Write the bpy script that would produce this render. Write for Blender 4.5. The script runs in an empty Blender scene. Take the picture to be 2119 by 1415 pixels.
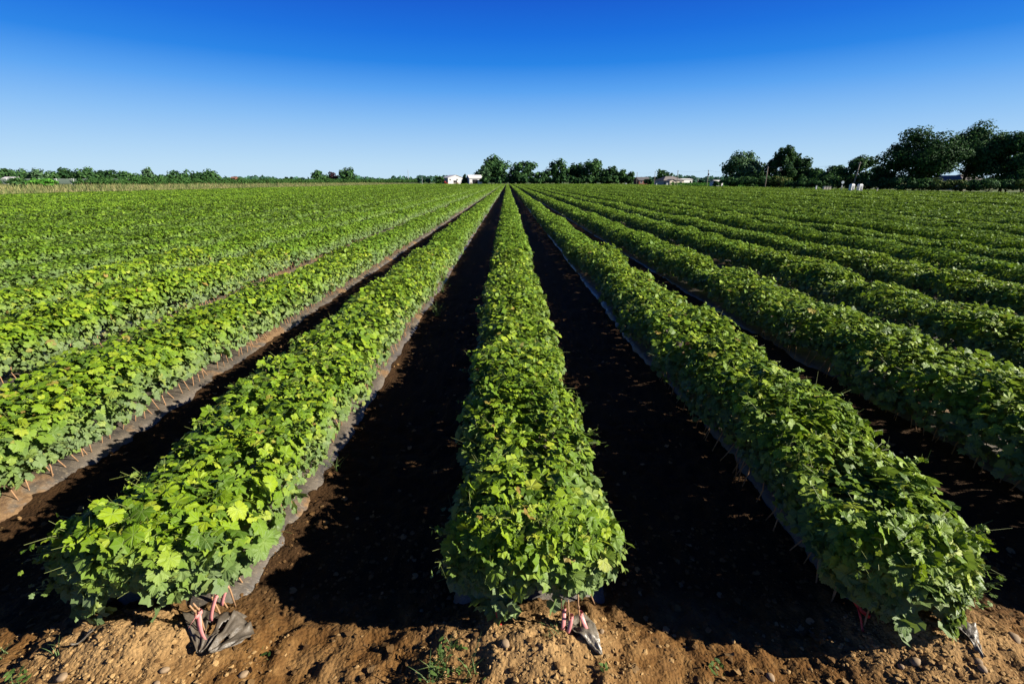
import bpy, math, random
import numpy as np
from mathutils import Vector, Matrix

SC = bpy.context.scene
COL = SC.collection
R = math.radians

# ------------------------------------------------------------------ camera, sky, sun, exposure
CAM_H = 2.1
PITCH = math.atan(331.5 / 1000.6)
YAW = R(0.52)
cam_d = bpy.data.cameras.new("camera")
cam_d.lens = 17.0
cam_d.sensor_width = 36.0
cam_d.clip_start = 0.05
cam_d.clip_end = 6000
cam = bpy.data.objects.new("camera", cam_d)
COL.objects.link(cam)
cam.location = (0, 0, CAM_H)
cam.rotation_euler = (math.pi / 2 - PITCH, 0, -YAW)
SC.camera = cam

SUN_EL, SUN_AZ = R(26), R(101)          # azimuth measured from +Y (along the rows) towards +X
sun_dir = Vector((math.cos(SUN_EL) * math.sin(SUN_AZ), math.cos(SUN_EL) * math.cos(SUN_AZ), math.sin(SUN_EL)))
sd = bpy.data.lights.new("sun", 'SUN')
sd.energy = 5.0
sd.angle = R(0.5)
sd.color = (1.0, 0.93, 0.80)
sun = bpy.data.objects.new("sun", sd)
COL.objects.link(sun)
sun.location = (30, -5, 30)
sun.rotation_euler = (-sun_dir).to_track_quat('-Z', 'Y').to_euler()

world = bpy.data.worlds.new("World")
SC.world = world
world.use_nodes = True
wn, wl = world.node_tree.nodes, world.node_tree.links
wn.clear()
w_out = wn.new('ShaderNodeOutputWorld')
w_bg = wn.new('ShaderNodeBackground')
w_sky = wn.new('ShaderNodeTexSky')
w_sky.sky_type = 'NISHITA'
w_sky.sun_disc = False
w_sky.sun_elevation = SUN_EL
w_sky.sun_rotation = SUN_AZ
w_sky.air_density = 1.0
w_sky.dust_density = 0.3
w_sky.ozone_density = 2.5
w_co = wn.new('ShaderNodeTexCoord')
w_sep = wn.new('ShaderNodeSeparateXYZ')
w_ramp = wn.new('ShaderNodeValToRGB')
w_scl = wn.new('ShaderNodeVectorMath'); w_scl.operation = 'SCALE'
w_mix = wn.new('ShaderNodeMix'); w_mix.data_type = 'RGBA'
EXPOSURE = 1.6
w_scl.inputs['Scale'].default_value = 10.0 / 2 ** EXPOSURE
w_mix.inputs[0].default_value = 0.975
wl.new(w_co.outputs['Generated'], w_sep.inputs[0])
wl.new(w_sep.outputs['Z'], w_ramp.inputs[0])
wl.new(w_ramp.outputs[0], w_scl.inputs[0])
wl.new(w_sky.outputs[0], w_mix.inputs[6])
wl.new(w_scl.outputs[0], w_mix.inputs[7])
wl.new(w_mix.outputs[2], w_bg.inputs[0])
wl.new(w_bg.outputs[0], w_out.inputs[0])
w_bg.inputs[1].default_value = 0.10
# a deep, polarised blue that pales towards the horizon (elevation in degrees, colour as seen)
SKY_STOPS = [(0, (192, 222, 244)), (1.6, (183, 217, 244)), (3.6, (164, 205, 243)), (6.2, (132, 187, 242)), (9, (84, 160, 239)), (11.5, (24, 128, 228)),
             (14, (0, 108, 220)), (17, (0, 88, 206)), (30, (0, 52, 150)), (90, (0, 32, 105))]
cr = w_ramp.color_ramp
while len(cr.elements) < len(SKY_STOPS):
    cr.elements.new(0.5)
for e, (p, c) in zip(cr.elements, SKY_STOPS):
    e.position = math.sin(R(p))
    e.color = (*[(x / 255 / 12.92 if x < 11 else ((x / 255 + .055) / 1.055) ** 2.4) for x in c], 1)

SC.render.engine = 'CYCLES'
SC.cycles.max_bounces = 5
SC.cycles.diffuse_bounces = 2
SC.cycles.transmission_bounces = 4
SC.view_settings.view_transform = 'Standard'
SC.view_settings.look = 'None'
SC.view_settings.gamma = 1.0
SC.view_settings.use_curve_mapping = False
SC.view_settings.exposure = EXPOSURE

# ------------------------------------------------------------------ helpers
def new_mesh(name, verts, faces, mats=(), smooth=False, uv=None, midx=None):
    """verts (n,3) array, faces = list of (m,k) int arrays (or one array)."""
    me = bpy.data.meshes.new(name)
    verts = np.asarray(verts, dtype=np.float32)
    if isinstance(faces, np.ndarray):
        faces = [faces]
    faces = [np.asarray(f, dtype=np.int32) for f in faces if len(f)]
    loops = np.concatenate([f.ravel() for f in faces])
    sizes = np.concatenate([np.full(len(f), f.shape[1], dtype=np.int32) for f in faces])
    starts = np.concatenate([[0], np.cumsum(sizes)[:-1]]).astype(np.int32)
    me.vertices.add(len(verts))
    me.vertices.foreach_set('co', verts.ravel())
    me.loops.add(len(loops))
    me.loops.foreach_set('vertex_index', loops)
    me.polygons.add(len(sizes))
    me.polygons.foreach_set('loop_start', starts)
    me.polygons.foreach_set('loop_total', sizes)
    me.polygons.foreach_set('use_smooth', np.full(len(sizes), smooth, dtype=bool))
    if midx is not None:
        me.polygons.foreach_set('material_index', np.asarray(midx, dtype=np.int32))
    if uv is not None:
        l = me.uv_layers.new(name='UVMap')
        l.data.foreach_set('uv', np.asarray(uv, dtype=np.float32)[loops].ravel())
    for m in (mats if isinstance(mats, (list, tuple)) else [mats]):
        me.materials.append(m)
    me.update(calc_edges=True)
    return me

def link(name, data, parent=None, loc=(0, 0, 0), rot=(0, 0, 0), scale=(1, 1, 1), **props):
    o = bpy.data.objects.new(name, data)
    COL.objects.link(o)
    o.location = loc
    o.rotation_euler = rot
    o.scale = scale
    if parent is not None:
        o.parent = parent
    for k, v in props.items():
        if v is not None:
            o[k] = v
    return o

class MB:
    """collects plain pieces into one mesh"""
    def __init__(self):
        self.v = []; self.f = []; self.n = 0; self.m = []
    def add(self, verts, faces, mi=0):
        self.v.extend([tuple(p) for p in verts])
        for f in faces:
            self.f.append([i + self.n for i in f]); self.m.append(mi)
        self.n += len(verts)
    def box(self, c, s, rz=0, mi=0):
        x, y, z = s[0] / 2, s[1] / 2, s[2] / 2
        ca, sa = math.cos(rz), math.sin(rz)
        vs = []
        for dx, dy, dz in [(-x, -y, -z), (x, -y, -z), (x, y, -z), (-x, y, -z), (-x, -y, z), (x, -y, z), (x, y, z), (-x, y, z)]:
            vs.append((c[0] + dx * ca - dy * sa, c[1] + dx * sa + dy * ca, c[2] + dz))
        self.add(vs, [(0, 3, 2, 1), (4, 5, 6, 7), (0, 1, 5, 4), (1, 2, 6, 5), (2, 3, 7, 6), (3, 0, 4, 7)], mi)
    def tube(self, pts, rads, k=6, cap=True, mi=0):
        pts = [Vector(p) for p in pts]
        rings = []
        for i, p in enumerate(pts):
            d = (pts[min(i + 1, len(pts) - 1)] - pts[max(i - 1, 0)]).normalized()
            a = d.cross(Vector((0.3, 0.95, 0.1)))
            if a.length < 1e-3: a = d.cross(Vector((1, 0, 0)))
            a.normalize(); b = d.cross(a)
            r = rads[i] if isinstance(rads, (list, tuple)) else rads
            rings.append([p + (a * math.cos(2 * math.pi * j / k) + b * math.sin(2 * math.pi * j / k)) * r for j in range(k)])
        vs = [q for rg in rings for q in rg]
        fs = []
        for i in range(len(pts) - 1):
            for j in range(k):
                fs.append((i * k + j, i * k + (j + 1) % k, (i + 1) * k + (j + 1) % k, (i + 1) * k + j))
        if cap:
            fs.append(tuple(range(k))[::-1]); fs.append(tuple((len(pts) - 1) * k + j for j in range(k)))
        self.add(vs, fs, mi)
    def mesh(self, name, mats, smooth=False):
        me = bpy.data.meshes.new(name)
        me.from_pydata(self.v, [], self.f)
        for m in (mats if isinstance(mats, (list, tuple)) else [mats]):
            me.materials.append(m)
        me.polygons.foreach_set('material_index', self.m)
        me.polygons.foreach_set('use_smooth', [smooth] * len(self.f))
        me.update()
        return me

def hash2(ix, iy, seed):
    h = (ix.astype(np.int64) * 374761393 + iy.astype(np.int64) * 668265263 + seed * 1442695041) & 0xFFFFFFFF
    h = ((h ^ (h >> 13)) * 1274126177) & 0xFFFFFFFF
    return ((h ^ (h >> 16)) & 0xFFFFFF) / float(0xFFFFFF)

def noise2(x, y, seed=0):
    x = np.asarray(x, dtype=np.float64); y = np.asarray(y, dtype=np.float64)
    ix, iy = np.floor(x), np.floor(y)
    fx, fy = x - ix, y - iy
    fx, fy = fx * fx * (3 - 2 * fx), fy * fy * (3 - 2 * fy)
    a = hash2(ix, iy, seed); b = hash2(ix + 1, iy, seed); c = hash2(ix, iy + 1, seed); d = hash2(ix + 1, iy + 1, seed)
    return (a + (b - a) * fx) * (1 - fy) + (c + (d - c) * fx) * fy

def sstep(a, b, x):
    t = np.clip((x - a) / (b - a), 0, 1)
    return t * t * (3 - 2 * t)

def norm(a):
    return a / np.maximum(np.linalg.norm(a, axis=1, keepdims=True), 1e-9)

F_PX, TH = 1000.6, PITCH
def at(px, py, Y):
    """a point at forward distance Y that the photograph shows at (px, py)"""
    v = py - 707.5
    down = v * math.cos(TH) + F_PX * math.sin(TH)
    fwd = F_PX * math.cos(TH) - v * math.sin(TH)
    return ((px - 1050.0) * Y / fwd, Y, CAM_H - Y * down / fwd)

# ------------------------------------------------------------------ materials
class NT:
    def __init__(self, name):
        self.m = bpy.data.materials.new(name); self.m.use_nodes = True
        self.n, self.l = self.m.node_tree.nodes, self.m.node_tree.links
        self.n.clear()
        self.out = self.n.new('ShaderNodeOutputMaterial')
    def node(self, t, **kw):
        nd = self.n.new(t)
        for k, v in kw.items(): setattr(nd, k, v)
        return nd
    def set(self, sock, v):
        if hasattr(v, 'is_output') or isinstance(v, bpy.types.NodeSocket): self.l.new(v, sock)
        else: sock.default_value = v
    def math(self, op, a, b=0.0, c=0.0, clamp=False):
        nd = self.node('ShaderNodeMath', operation=op, use_clamp=clamp)
        self.set(nd.inputs[0], a); self.set(nd.inputs[1], b); self.set(nd.inputs[2], c)
        return nd.outputs[0]
    def noise(self, scale, detail=3.0, rough=0.55, vec=None, dim='3D'):
        nd = self.node('ShaderNodeTexNoise', noise_dimensions=dim)
        nd.inputs['Scale'].default_value = scale; nd.inputs['Detail'].default_value = detail
        nd.inputs['Roughness'].default_value = rough
        if vec is not None: self.l.new(vec, nd.inputs['Vector'])
        return nd.outputs[0]
    def ramp(self, fac, stops, interp='LINEAR'):
        nd = self.node('ShaderNodeValToRGB'); r = nd.color_ramp; r.interpolation = interp
        while len(r.elements) < len(stops): r.elements.new(0.5)
        for e, (p, c) in zip(r.elements, stops):
            e.position = p; e.color = (*c, 1) if len(c) == 3 else c
        self.set(nd.inputs[0], fac)
        return nd.outputs[0]
    def mix(self, f, a, b, blend='MIX'):
        nd = self.node('ShaderNodeMix', data_type='RGBA', blend_type=blend)
        self.set(nd.inputs[0], f)
        self.set(nd.inputs[6], (*a, 1) if isinstance(a, tuple) and len(a) == 3 else a)
        self.set(nd.inputs[7], (*b, 1) if isinstance(b, tuple) and len(b) == 3 else b)
        return nd.outputs[2]
    def maprange(self, v, a, b, c=0.0, d=1.0):
        nd = self.node('ShaderNodeMapRange'); nd.clamp = True
        for i, q in enumerate((v, a, b, c, d)): self.set(nd.inputs[i], q)
        return nd.outputs[0]
    def bump(self, h, strength, dist=0.01):
        nd = self.node('ShaderNodeBump'); nd.inputs['Strength'].default_value = strength
        nd.inputs['Distance'].default_value = dist
        self.l.new(h, nd.inputs['Height'])
        return nd.outputs[0]
    K = 0.68                                     # keeps base colours in their real range for this exposure
    def pbr(self, color, rough=0.8, spec=0.3, normal=None):
        color = self.mix(1.0, color, (self.K,) * 3, 'MULTIPLY')
        nd = self.node('ShaderNodeBsdfPrincipled')
        self.set(nd.inputs['Base Color'], (*color, 1) if isinstance(color, tuple) and len(color) == 3 else color)
        self.set(nd.inputs['Roughness'], rough)
        self.set(nd.inputs['Specular IOR Level'], spec)
        if normal is not None: self.l.new(normal, nd.inputs['Normal'])
        return nd.outputs[0]
    def done(self, sh):
        self.l.new(sh, self.out.inputs[0]); return self.m

def simple(name, col, rough=0.7, spec=0.3, var=0.25, scale=6.0, bump=0.0):
    t = NT(name)
    pos = t.node('ShaderNodeNewGeometry').outputs['Position']
    n = t.noise(scale, 4, 0.6, pos)
    c = t.mix(n, tuple(x * (1 - var) for x in col), tuple(min(1, x * (1 + var)) for x in col))
    nm = t.bump(n, bump, 0.01) if bump else None
    return t.done(t.pbr(c, rough, spec, nm))

def leaf_material(name, stops, low=None, trans=(0.24, 0.36, 0.008), tfac=0.3, veins=False, rough=0.5, spec=0.2, patch=None, dusty=True):
    t = NT(name)
    g = t.node('ShaderNodeNewGeometry'); oi = t.node('ShaderNodeObjectInfo')
    r = t.math('FRACT', t.math('ADD', g.outputs['Random Per Island'], oi.outputs['Random']))
    c = t.ramp(r, stops)
    if patch:                                   # tone drifts from plant to plant
        pn = t.noise(patch[0], 2, 0.5, g.outputs['Position'])
        c = t.mix(t.maprange(pn, 0.4, 0.62, 0, patch[2]), c, patch[1])
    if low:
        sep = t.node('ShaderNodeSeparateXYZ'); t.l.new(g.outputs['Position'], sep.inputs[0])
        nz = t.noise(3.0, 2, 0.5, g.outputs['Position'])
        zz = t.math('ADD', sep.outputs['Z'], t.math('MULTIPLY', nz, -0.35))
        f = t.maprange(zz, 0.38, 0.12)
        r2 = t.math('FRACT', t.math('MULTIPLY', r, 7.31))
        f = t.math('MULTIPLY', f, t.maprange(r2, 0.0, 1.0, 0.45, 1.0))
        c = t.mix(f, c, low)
    if dusty:
        dust = t.noise(38.0, 3, 0.6, g.outputs['Position'])
        c = t.mix(t.maprange(dust, 0.55, 0.8, 0, 0.12), c, (0.34, 0.38, 0.16))
    nm = None
    if veins:
        uv = t.node('ShaderNodeUVMap'); s = t.node('ShaderNodeSeparateXYZ'); t.l.new(uv.outputs[0], s.inputs[0])
        x, y = s.outputs[0], s.outputs[1]
        ang = t.math('ARCTAN2', x, y)
        rad = t.math('SQRT', t.math('ADD', t.math('MULTIPLY', x, x), t.math('MULTIPLY', y, y)))
        k = math.radians(54)
        near = t.math('MULTIPLY', t.math('ROUND', t.math('DIVIDE', ang, k)), k)
        dl = t.math('SUBTRACT', ang, near)
        dist = t.math('ABSOLUTE', t.math('MULTIPLY', rad, t.math('SINE', dl)))
        v1 = t.maprange(dist, 0.012, 0.034, 1, 0)
        along = t.math('MULTIPLY', rad, t.math('COSINE', dl))
        w = t.math('ABSOLUTE', t.math('SUBTRACT', t.math('FRACT', t.math('MULTIPLY', t.math('SUBTRACT', along, dist), 5.0)), 0.5))
        v2 = t.math('MULTIPLY', t.maprange(w, 0.42, 0.49), 0.6)
        v = t.math('MAXIMUM', v1, v2)
        c = t.mix(t.math('MULTIPLY', v, 0.5), c, (0.26, 0.36, 0.10))
        nm = t.bump(t.math('SUBTRACT', 1.0, v), 0.5, 0.002)
    if dusty: c = t.mix(t.math('MULTIPLY', g.outputs['Backfacing'], 0.45), c, (0.20, 0.27, 0.12))
    p = t.pbr(c, rough, spec, nm)
    tr = t.node('ShaderNodeBsdfTranslucent')
    tc = t.mix(1.0, t.mix(0.55, c, trans), (t.K,) * 3, 'MULTIPLY')
    t.l.new(tc, tr.inputs[0])
    ms = t.node('ShaderNodeMixShader'); ms.inputs[0].default_value = tfac
    t.l.new(p, ms.inputs[1]); t.l.new(tr.outputs[0], ms.inputs[2])
    return t.done(ms.outputs[0])

VINE_STOPS = [(0.0, (0.055, 0.120, 0.006)), (0.3, (0.130, 0.240, 0.007)), (0.65, (0.210, 0.335, 0.009)), (0.9, (0.285, 0.400, 0.013)), (0.975, (0.38, 0.46, 0.03)), (0.991, (0.40, 0.42, 0.05)), (0.993, (0.34, 0.22, 0.05))]
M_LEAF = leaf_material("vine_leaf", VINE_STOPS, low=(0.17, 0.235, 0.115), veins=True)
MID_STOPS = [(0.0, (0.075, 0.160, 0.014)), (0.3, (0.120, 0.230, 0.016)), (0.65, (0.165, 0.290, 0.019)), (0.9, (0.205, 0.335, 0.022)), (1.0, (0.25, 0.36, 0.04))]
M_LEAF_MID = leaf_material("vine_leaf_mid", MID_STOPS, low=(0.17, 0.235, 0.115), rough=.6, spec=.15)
M_STEM = simple("green_shoot", (0.16, 0.19, 0.045), 0.6, 0.3, 0.3, 20)
M_CANE = simple("vine_cane", (0.36, 0.21, 0.11), 0.75, 0.2, 0.5, 60, 0.4)

def soil_material():
    t = NT("soil")
    g = t.node('ShaderNodeNewGeometry'); P = g.outputs['Position']
    sep = t.node('ShaderNodeSeparateXYZ'); t.l.new(P, sep.inputs[0])
    big = t.noise(1.6, 4, 0.6, P); mid = t.noise(14, 5, 0.65, P); fine = t.noise(90, 4, 0.7, P)
    c = t.ramp(mid, [(0.25, (0.075, 0.032, 0.008)), (0.5, (0.145, 0.070, 0.019)), (0.75, (0.25, 0.138, 0.045))])
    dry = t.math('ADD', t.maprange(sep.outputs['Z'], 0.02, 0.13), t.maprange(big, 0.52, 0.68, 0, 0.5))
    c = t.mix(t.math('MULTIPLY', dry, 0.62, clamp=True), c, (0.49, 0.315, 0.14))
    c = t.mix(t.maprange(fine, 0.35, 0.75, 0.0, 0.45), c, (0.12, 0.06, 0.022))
    furrow_shade = t.maprange(sep.outputs['Y'], 1.75, 2.1, 0, .9)           # shade of the furrows painted into the soil colour behind the row ends
    c = t.mix(furrow_shade, c, (0.030, 0.015, 0.006))
    vor = t.node('ShaderNodeTexVoronoi'); vor.inputs['Scale'].default_value = 55; t.l.new(P, vor.inputs['Vector'])
    h = t.math('ADD', t.math('MULTIPLY', fine, 0.6), t.math('MULTIPLY', vor.outputs['Distance'], -0.8))
    h = t.math('ADD', h, mid)
    return t.done(t.pbr(c, 0.95, 0.1, t.bump(h, 0.8, 0.012)))
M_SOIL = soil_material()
M_CLOD = simple("clod_soil", (0.36, 0.225, 0.095), 0.95, 0.1, 0.45, 30, 0.8)

def ground_material():
    """the land outside the vine field: grass green, straw, with the bare soil of the field inside it"""
    t = NT("land")
    g = t.node('ShaderNodeNewGeometry'); P = g.outputs['Position']
    n = t.noise(0.12, 5, 0.6, P); n2 = t.noise(2.5, 4, 0.6, P)
    c = t.ramp(n, [(0.3, (0.055, 0.085, 0.025)), (0.5, (0.09, 0.12, 0.035)), (0.7, (0.17, 0.16, 0.07))])
    c = t.mix(t.maprange(n2, 0.3, 0.8, 0, 0.5), c, (0.05, 0.07, 0.02))
    return t.done(t.pbr(c, 0.95, 0.1))
M_LAND = ground_material()

def film_material():
    t = NT("black_mulch_film")
    g = t.node('ShaderNodeNewGeometry'); P = g.outputs['Position']
    mp = t.node('ShaderNodeMapping'); mp.inputs['Scale'].default_value = (9, 26, 9); t.l.new(P, mp.inputs[0])
    streak = t.noise(3.0, 5, 0.7, mp.outputs[0])
    dust = t.noise(5.5, 5, 0.65, P); soil = t.noise(1.3, 5, 0.62, P)
    cov = t.maprange(soil, 0.575, 0.615)
    c = t.mix(t.maprange(dust, 0.35, 0.7, 0.25, 0.9), (0.022, 0.025, 0.030), (0.165, 0.132, 0.095))
    c = t.mix(t.maprange(streak, 0.56, 0.70, 0, 0.8), c, (0.30, 0.235, 0.15))
    c = t.mix(cov, c, t.ramp(t.noise(22, 5, .7, P), [(0.35, (0.10, 0.052, 0.02)), (0.65, (0.24, 0.145, 0.065))]))
    rough = t.math('ADD', t.maprange(dust, 0.35, 0.6, 0.30, 0.55), t.math('MULTIPLY', cov, 0.5))
    h = t.math('ADD', streak, t.math('ADD', t.math('MULTIPLY', dust, 0.8), t.math('MULTIPLY', t.math('MULTIPLY', t.noise(60, 4, .7, P), cov), 1.5)))
    return t.done(t.pbr(c, rough, 0.5, t.bump(h, 0.55, 0.012)))
M_FILM = film_material()

# ------------------------------------------------------------------ field layout
ROW_X0, ROW_D = 0.115, 1.87
ROWS = list(range(-32, 39))
Y_START, Y_END = 1.86, 338.0
row_x = lambda i: ROW_X0 + ROW_D * i
FX0, FX1 = row_x(ROWS[0]) - 0.9, row_x(ROWS[-1]) + 0.9

def land_z(X, Y):
    X = np.asarray(X, float); Y = np.asarray(Y, float)
    return 0.75 * sstep(-62, -96, X) * sstep(1500, 400, Y) - 0.0 * Y

def soil_z(X, Y):
    X = np.asarray(X, float); Y = np.asarray(Y, float)
    lat = (X - ROW_X0) / ROW_D
    d = np.abs(lat - np.round(lat)) * ROW_D                 # distance to the nearest row axis
    near = sstep(14, 6, Y)
    z = 0.045 * sstep(0.8, 0.25, d) - 0.015
    i = np.round(lat)
    # the ploughed-over mound closing each bed
    hm = np.where(np.abs(i) <= 3, 0.115, 0.10)
    jx = (hash2(i, i * 0 + 3, 7) - .5) * .06
    z = z + hm * np.exp(-(((X - ROW_X0 - i * ROW_D) - jx) / 0.36) ** 2 - ((Y - 1.70) / 0.19) ** 2)
    r1 = np.abs(noise2(X / .16, Y / .16, 1) - .5) * 2; r2 = noise2(X / .06, Y / .06, 2)
    r3 = np.abs(noise2(X / .028, Y / .028, 3) - .5) * 2; r4 = noise2(X / .6, Y / .6, 4)
    z = z + near * (0.030 * (1 - r1) + 0.026 * r2 ** 1.5 + 0.016 * (1 - r3) + 0.03 * (r4 - .5) - 0.035)
    return z

def grid_mesh(name, xs, ys, zf, mats):
    X, Y = np.meshgrid(xs, ys, indexing='xy')
    Z = zf(X, Y)
    v = np.stack([X.ravel(), Y.ravel(), Z.ravel()], 1)
    nx, ny = len(xs), len(ys)
    a = (np.arange(ny - 1)[:, None] * nx + np.arange(nx - 1)[None, :]).ravel()
    f = np.stack([a, a + 1, a + 1 + nx, a + nx], 1)
    return new_mesh(name, v, f, mats, smooth=True)

# land: one sheet to the horizon; the field's soil lies a little above it
xs = np.unique(np.concatenate([np.linspace(-3500, -200, 18), np.linspace(-200, 140, 69), np.linspace(140, 3500, 18)]))
ys = np.unique(np.concatenate([np.linspace(-300, 400, 60), np.linspace(400, 5000, 24)]))
link("ground", grid_mesh("ground", xs, ys, lambda X, Y: land_z(X, Y) - 0.09, M_LAND), kind="structure")
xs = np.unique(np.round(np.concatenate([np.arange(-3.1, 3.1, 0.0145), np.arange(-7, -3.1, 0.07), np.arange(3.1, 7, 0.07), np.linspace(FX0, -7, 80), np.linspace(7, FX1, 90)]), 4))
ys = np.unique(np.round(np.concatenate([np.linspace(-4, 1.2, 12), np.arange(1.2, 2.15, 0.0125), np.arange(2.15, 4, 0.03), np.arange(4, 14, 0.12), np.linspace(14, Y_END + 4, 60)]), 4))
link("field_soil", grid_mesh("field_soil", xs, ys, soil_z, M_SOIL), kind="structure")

# ------------------------------------------------------------------ leaf templates
def polar_leaf(angs, rads, ring=False, cup=-0.10, fold=0.10, seed=0):
    rs = random.Random(seed)
    n = len(angs)
    vs, uv = [(0, 0, 0)], [(0, 0)]
    def zz(a, r):
        x, y = r * math.sin(a), r * math.cos(a)
        return cup * (x * x + y * y) + fold * math.cos(a / R(54) * 2 * math.pi) * r * -0.35 + ph1 * x * y + ph2 * x
    ph1, ph2 = rs.uniform(-.25, .25), rs.uniform(-.1, .1)
    if ring:
        for a, r in zip(angs, rads):
            q = r * 0.55; vs.append((q * math.sin(a), q * math.cos(a), zz(a, q) + rs.uniform(-.02, .02))); uv.append(vs[-1][:2])
    for a, r in zip(angs, rads):
        r *= rs.uniform(.94, 1.06)
        vs.append((r * math.sin(a), r * math.cos(a), zz(a, r) + rs.uniform(-.05, .05))); uv.append(vs[-1][:2])
    tris = []
    for i in range(n - 1):
        tris.append((0, i + 2, i + 1))
        if ring:
            a, b, c, d = 1 + i, 2 + i, 1 + n + i, 2 + n + i
            tris += [(a, b, d), (a, d, c)]
    return np.array(vs), np.array(tris), np.array(uv)

def leaf_outline(hi):
    key = [(-172, .48), (-150, .68), (-128, .80), (-108, .84), (-90, .74), (-70, .84), (-54, .95), (-38, .86), (-26, .76), (-12, .92), (0, 1.08),
           (12, .92), (26, .76), (38, .86), (54, .95), (70, .84), (90, .74), (108, .84), (128, .80), (150, .68), (172, .48)]
    if hi == 2:
        out = []
        for (a, r), (b, s) in zip(key, key[1:]):
            out.append((a, r * 1.03)); m = (r + s) / 2
            out.append(((a + b) / 2 - 1.5, m * 0.93)); out.append(((a + b) / 2 + 1.5, m * 1.05))
        out.append(key[-1])
        return out
    if hi == 1:
        return [(-170, .46), (-140, .76), (-106, .84), (-88, .72), (-54, .96), (-27, .76), (0, 1.08), (27, .76), (54, .96), (88, .72), (106, .84), (140, .76), (170, .46)]
    return [(-165, .55), (-125, .84), (-80, .80), (-45, .96), (0, 1.04), (45, .96), (80, .80), (125, .84), (165, .55)]

def templates(hi, n, ring=False):
    o = leaf_outline(hi)
    A = [R(a) for a, _ in o]; Q = [r for _, r in o]
    return [polar_leaf(A, Q, ring, cup=random.Random(k).uniform(-.28, .06), fold=random.Random(k + 9).uniform(.05, .28), seed=k) for k in range(n)]
T_HI = templates(2, 6, True)
T_MED = templates(1, 6)
T_LOW = templates(0, 4)
q = np.array([(0, -.55, 0), (.62, .1, .10), (0, .85, -.08), (-.62, .1, .06)], float)
T_FAR = [(q, np.array([(0, 1, 2), (0, 2, 3)]), q[:, :2]), (q * [1, 1, -1.5], np.array([(0, 1, 2), (0, 2, 3)]), q[:, :2])]

def scatter(tmpl, pos, nrm, tip, size, rng):
    """merge one leaf per point -> verts, tris, uv"""
    n = norm(nrm); t = tip - n * np.sum(tip * n, axis=1, keepdims=True); t = norm(t); x = np.cross(t, n)
    which = rng.integers(0, len(tmpl), len(pos))
    V, F, U = [], [], []; base = 0
    for k, (tv, tf, tu) in enumerate(tmpl):
        m = np.where(which == k)[0]
        if not len(m): continue
        asp = rng.uniform(.85, 1.12, (len(m), 1, 1))
        v = pos[m][:, None, :] + size[m][:, None, None] * (x[m][:, None, :] * tv[None, :, 0:1] * asp + t[m][:, None, :] * tv[None, :, 1:2] + n[m][:, None, :] * tv[None, :, 2:3])
        V.append(v.reshape(-1, 3))
        F.append((tf[None] + (np.arange(len(m)) * len(tv))[:, None, None] + base).reshape(-1, 3))
        U.append(np.tile(tu, (len(m), 1)))
        base += len(m) * len(tv)
    return np.concatenate(V), np.concatenate(F), np.concatenate(U)

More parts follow.
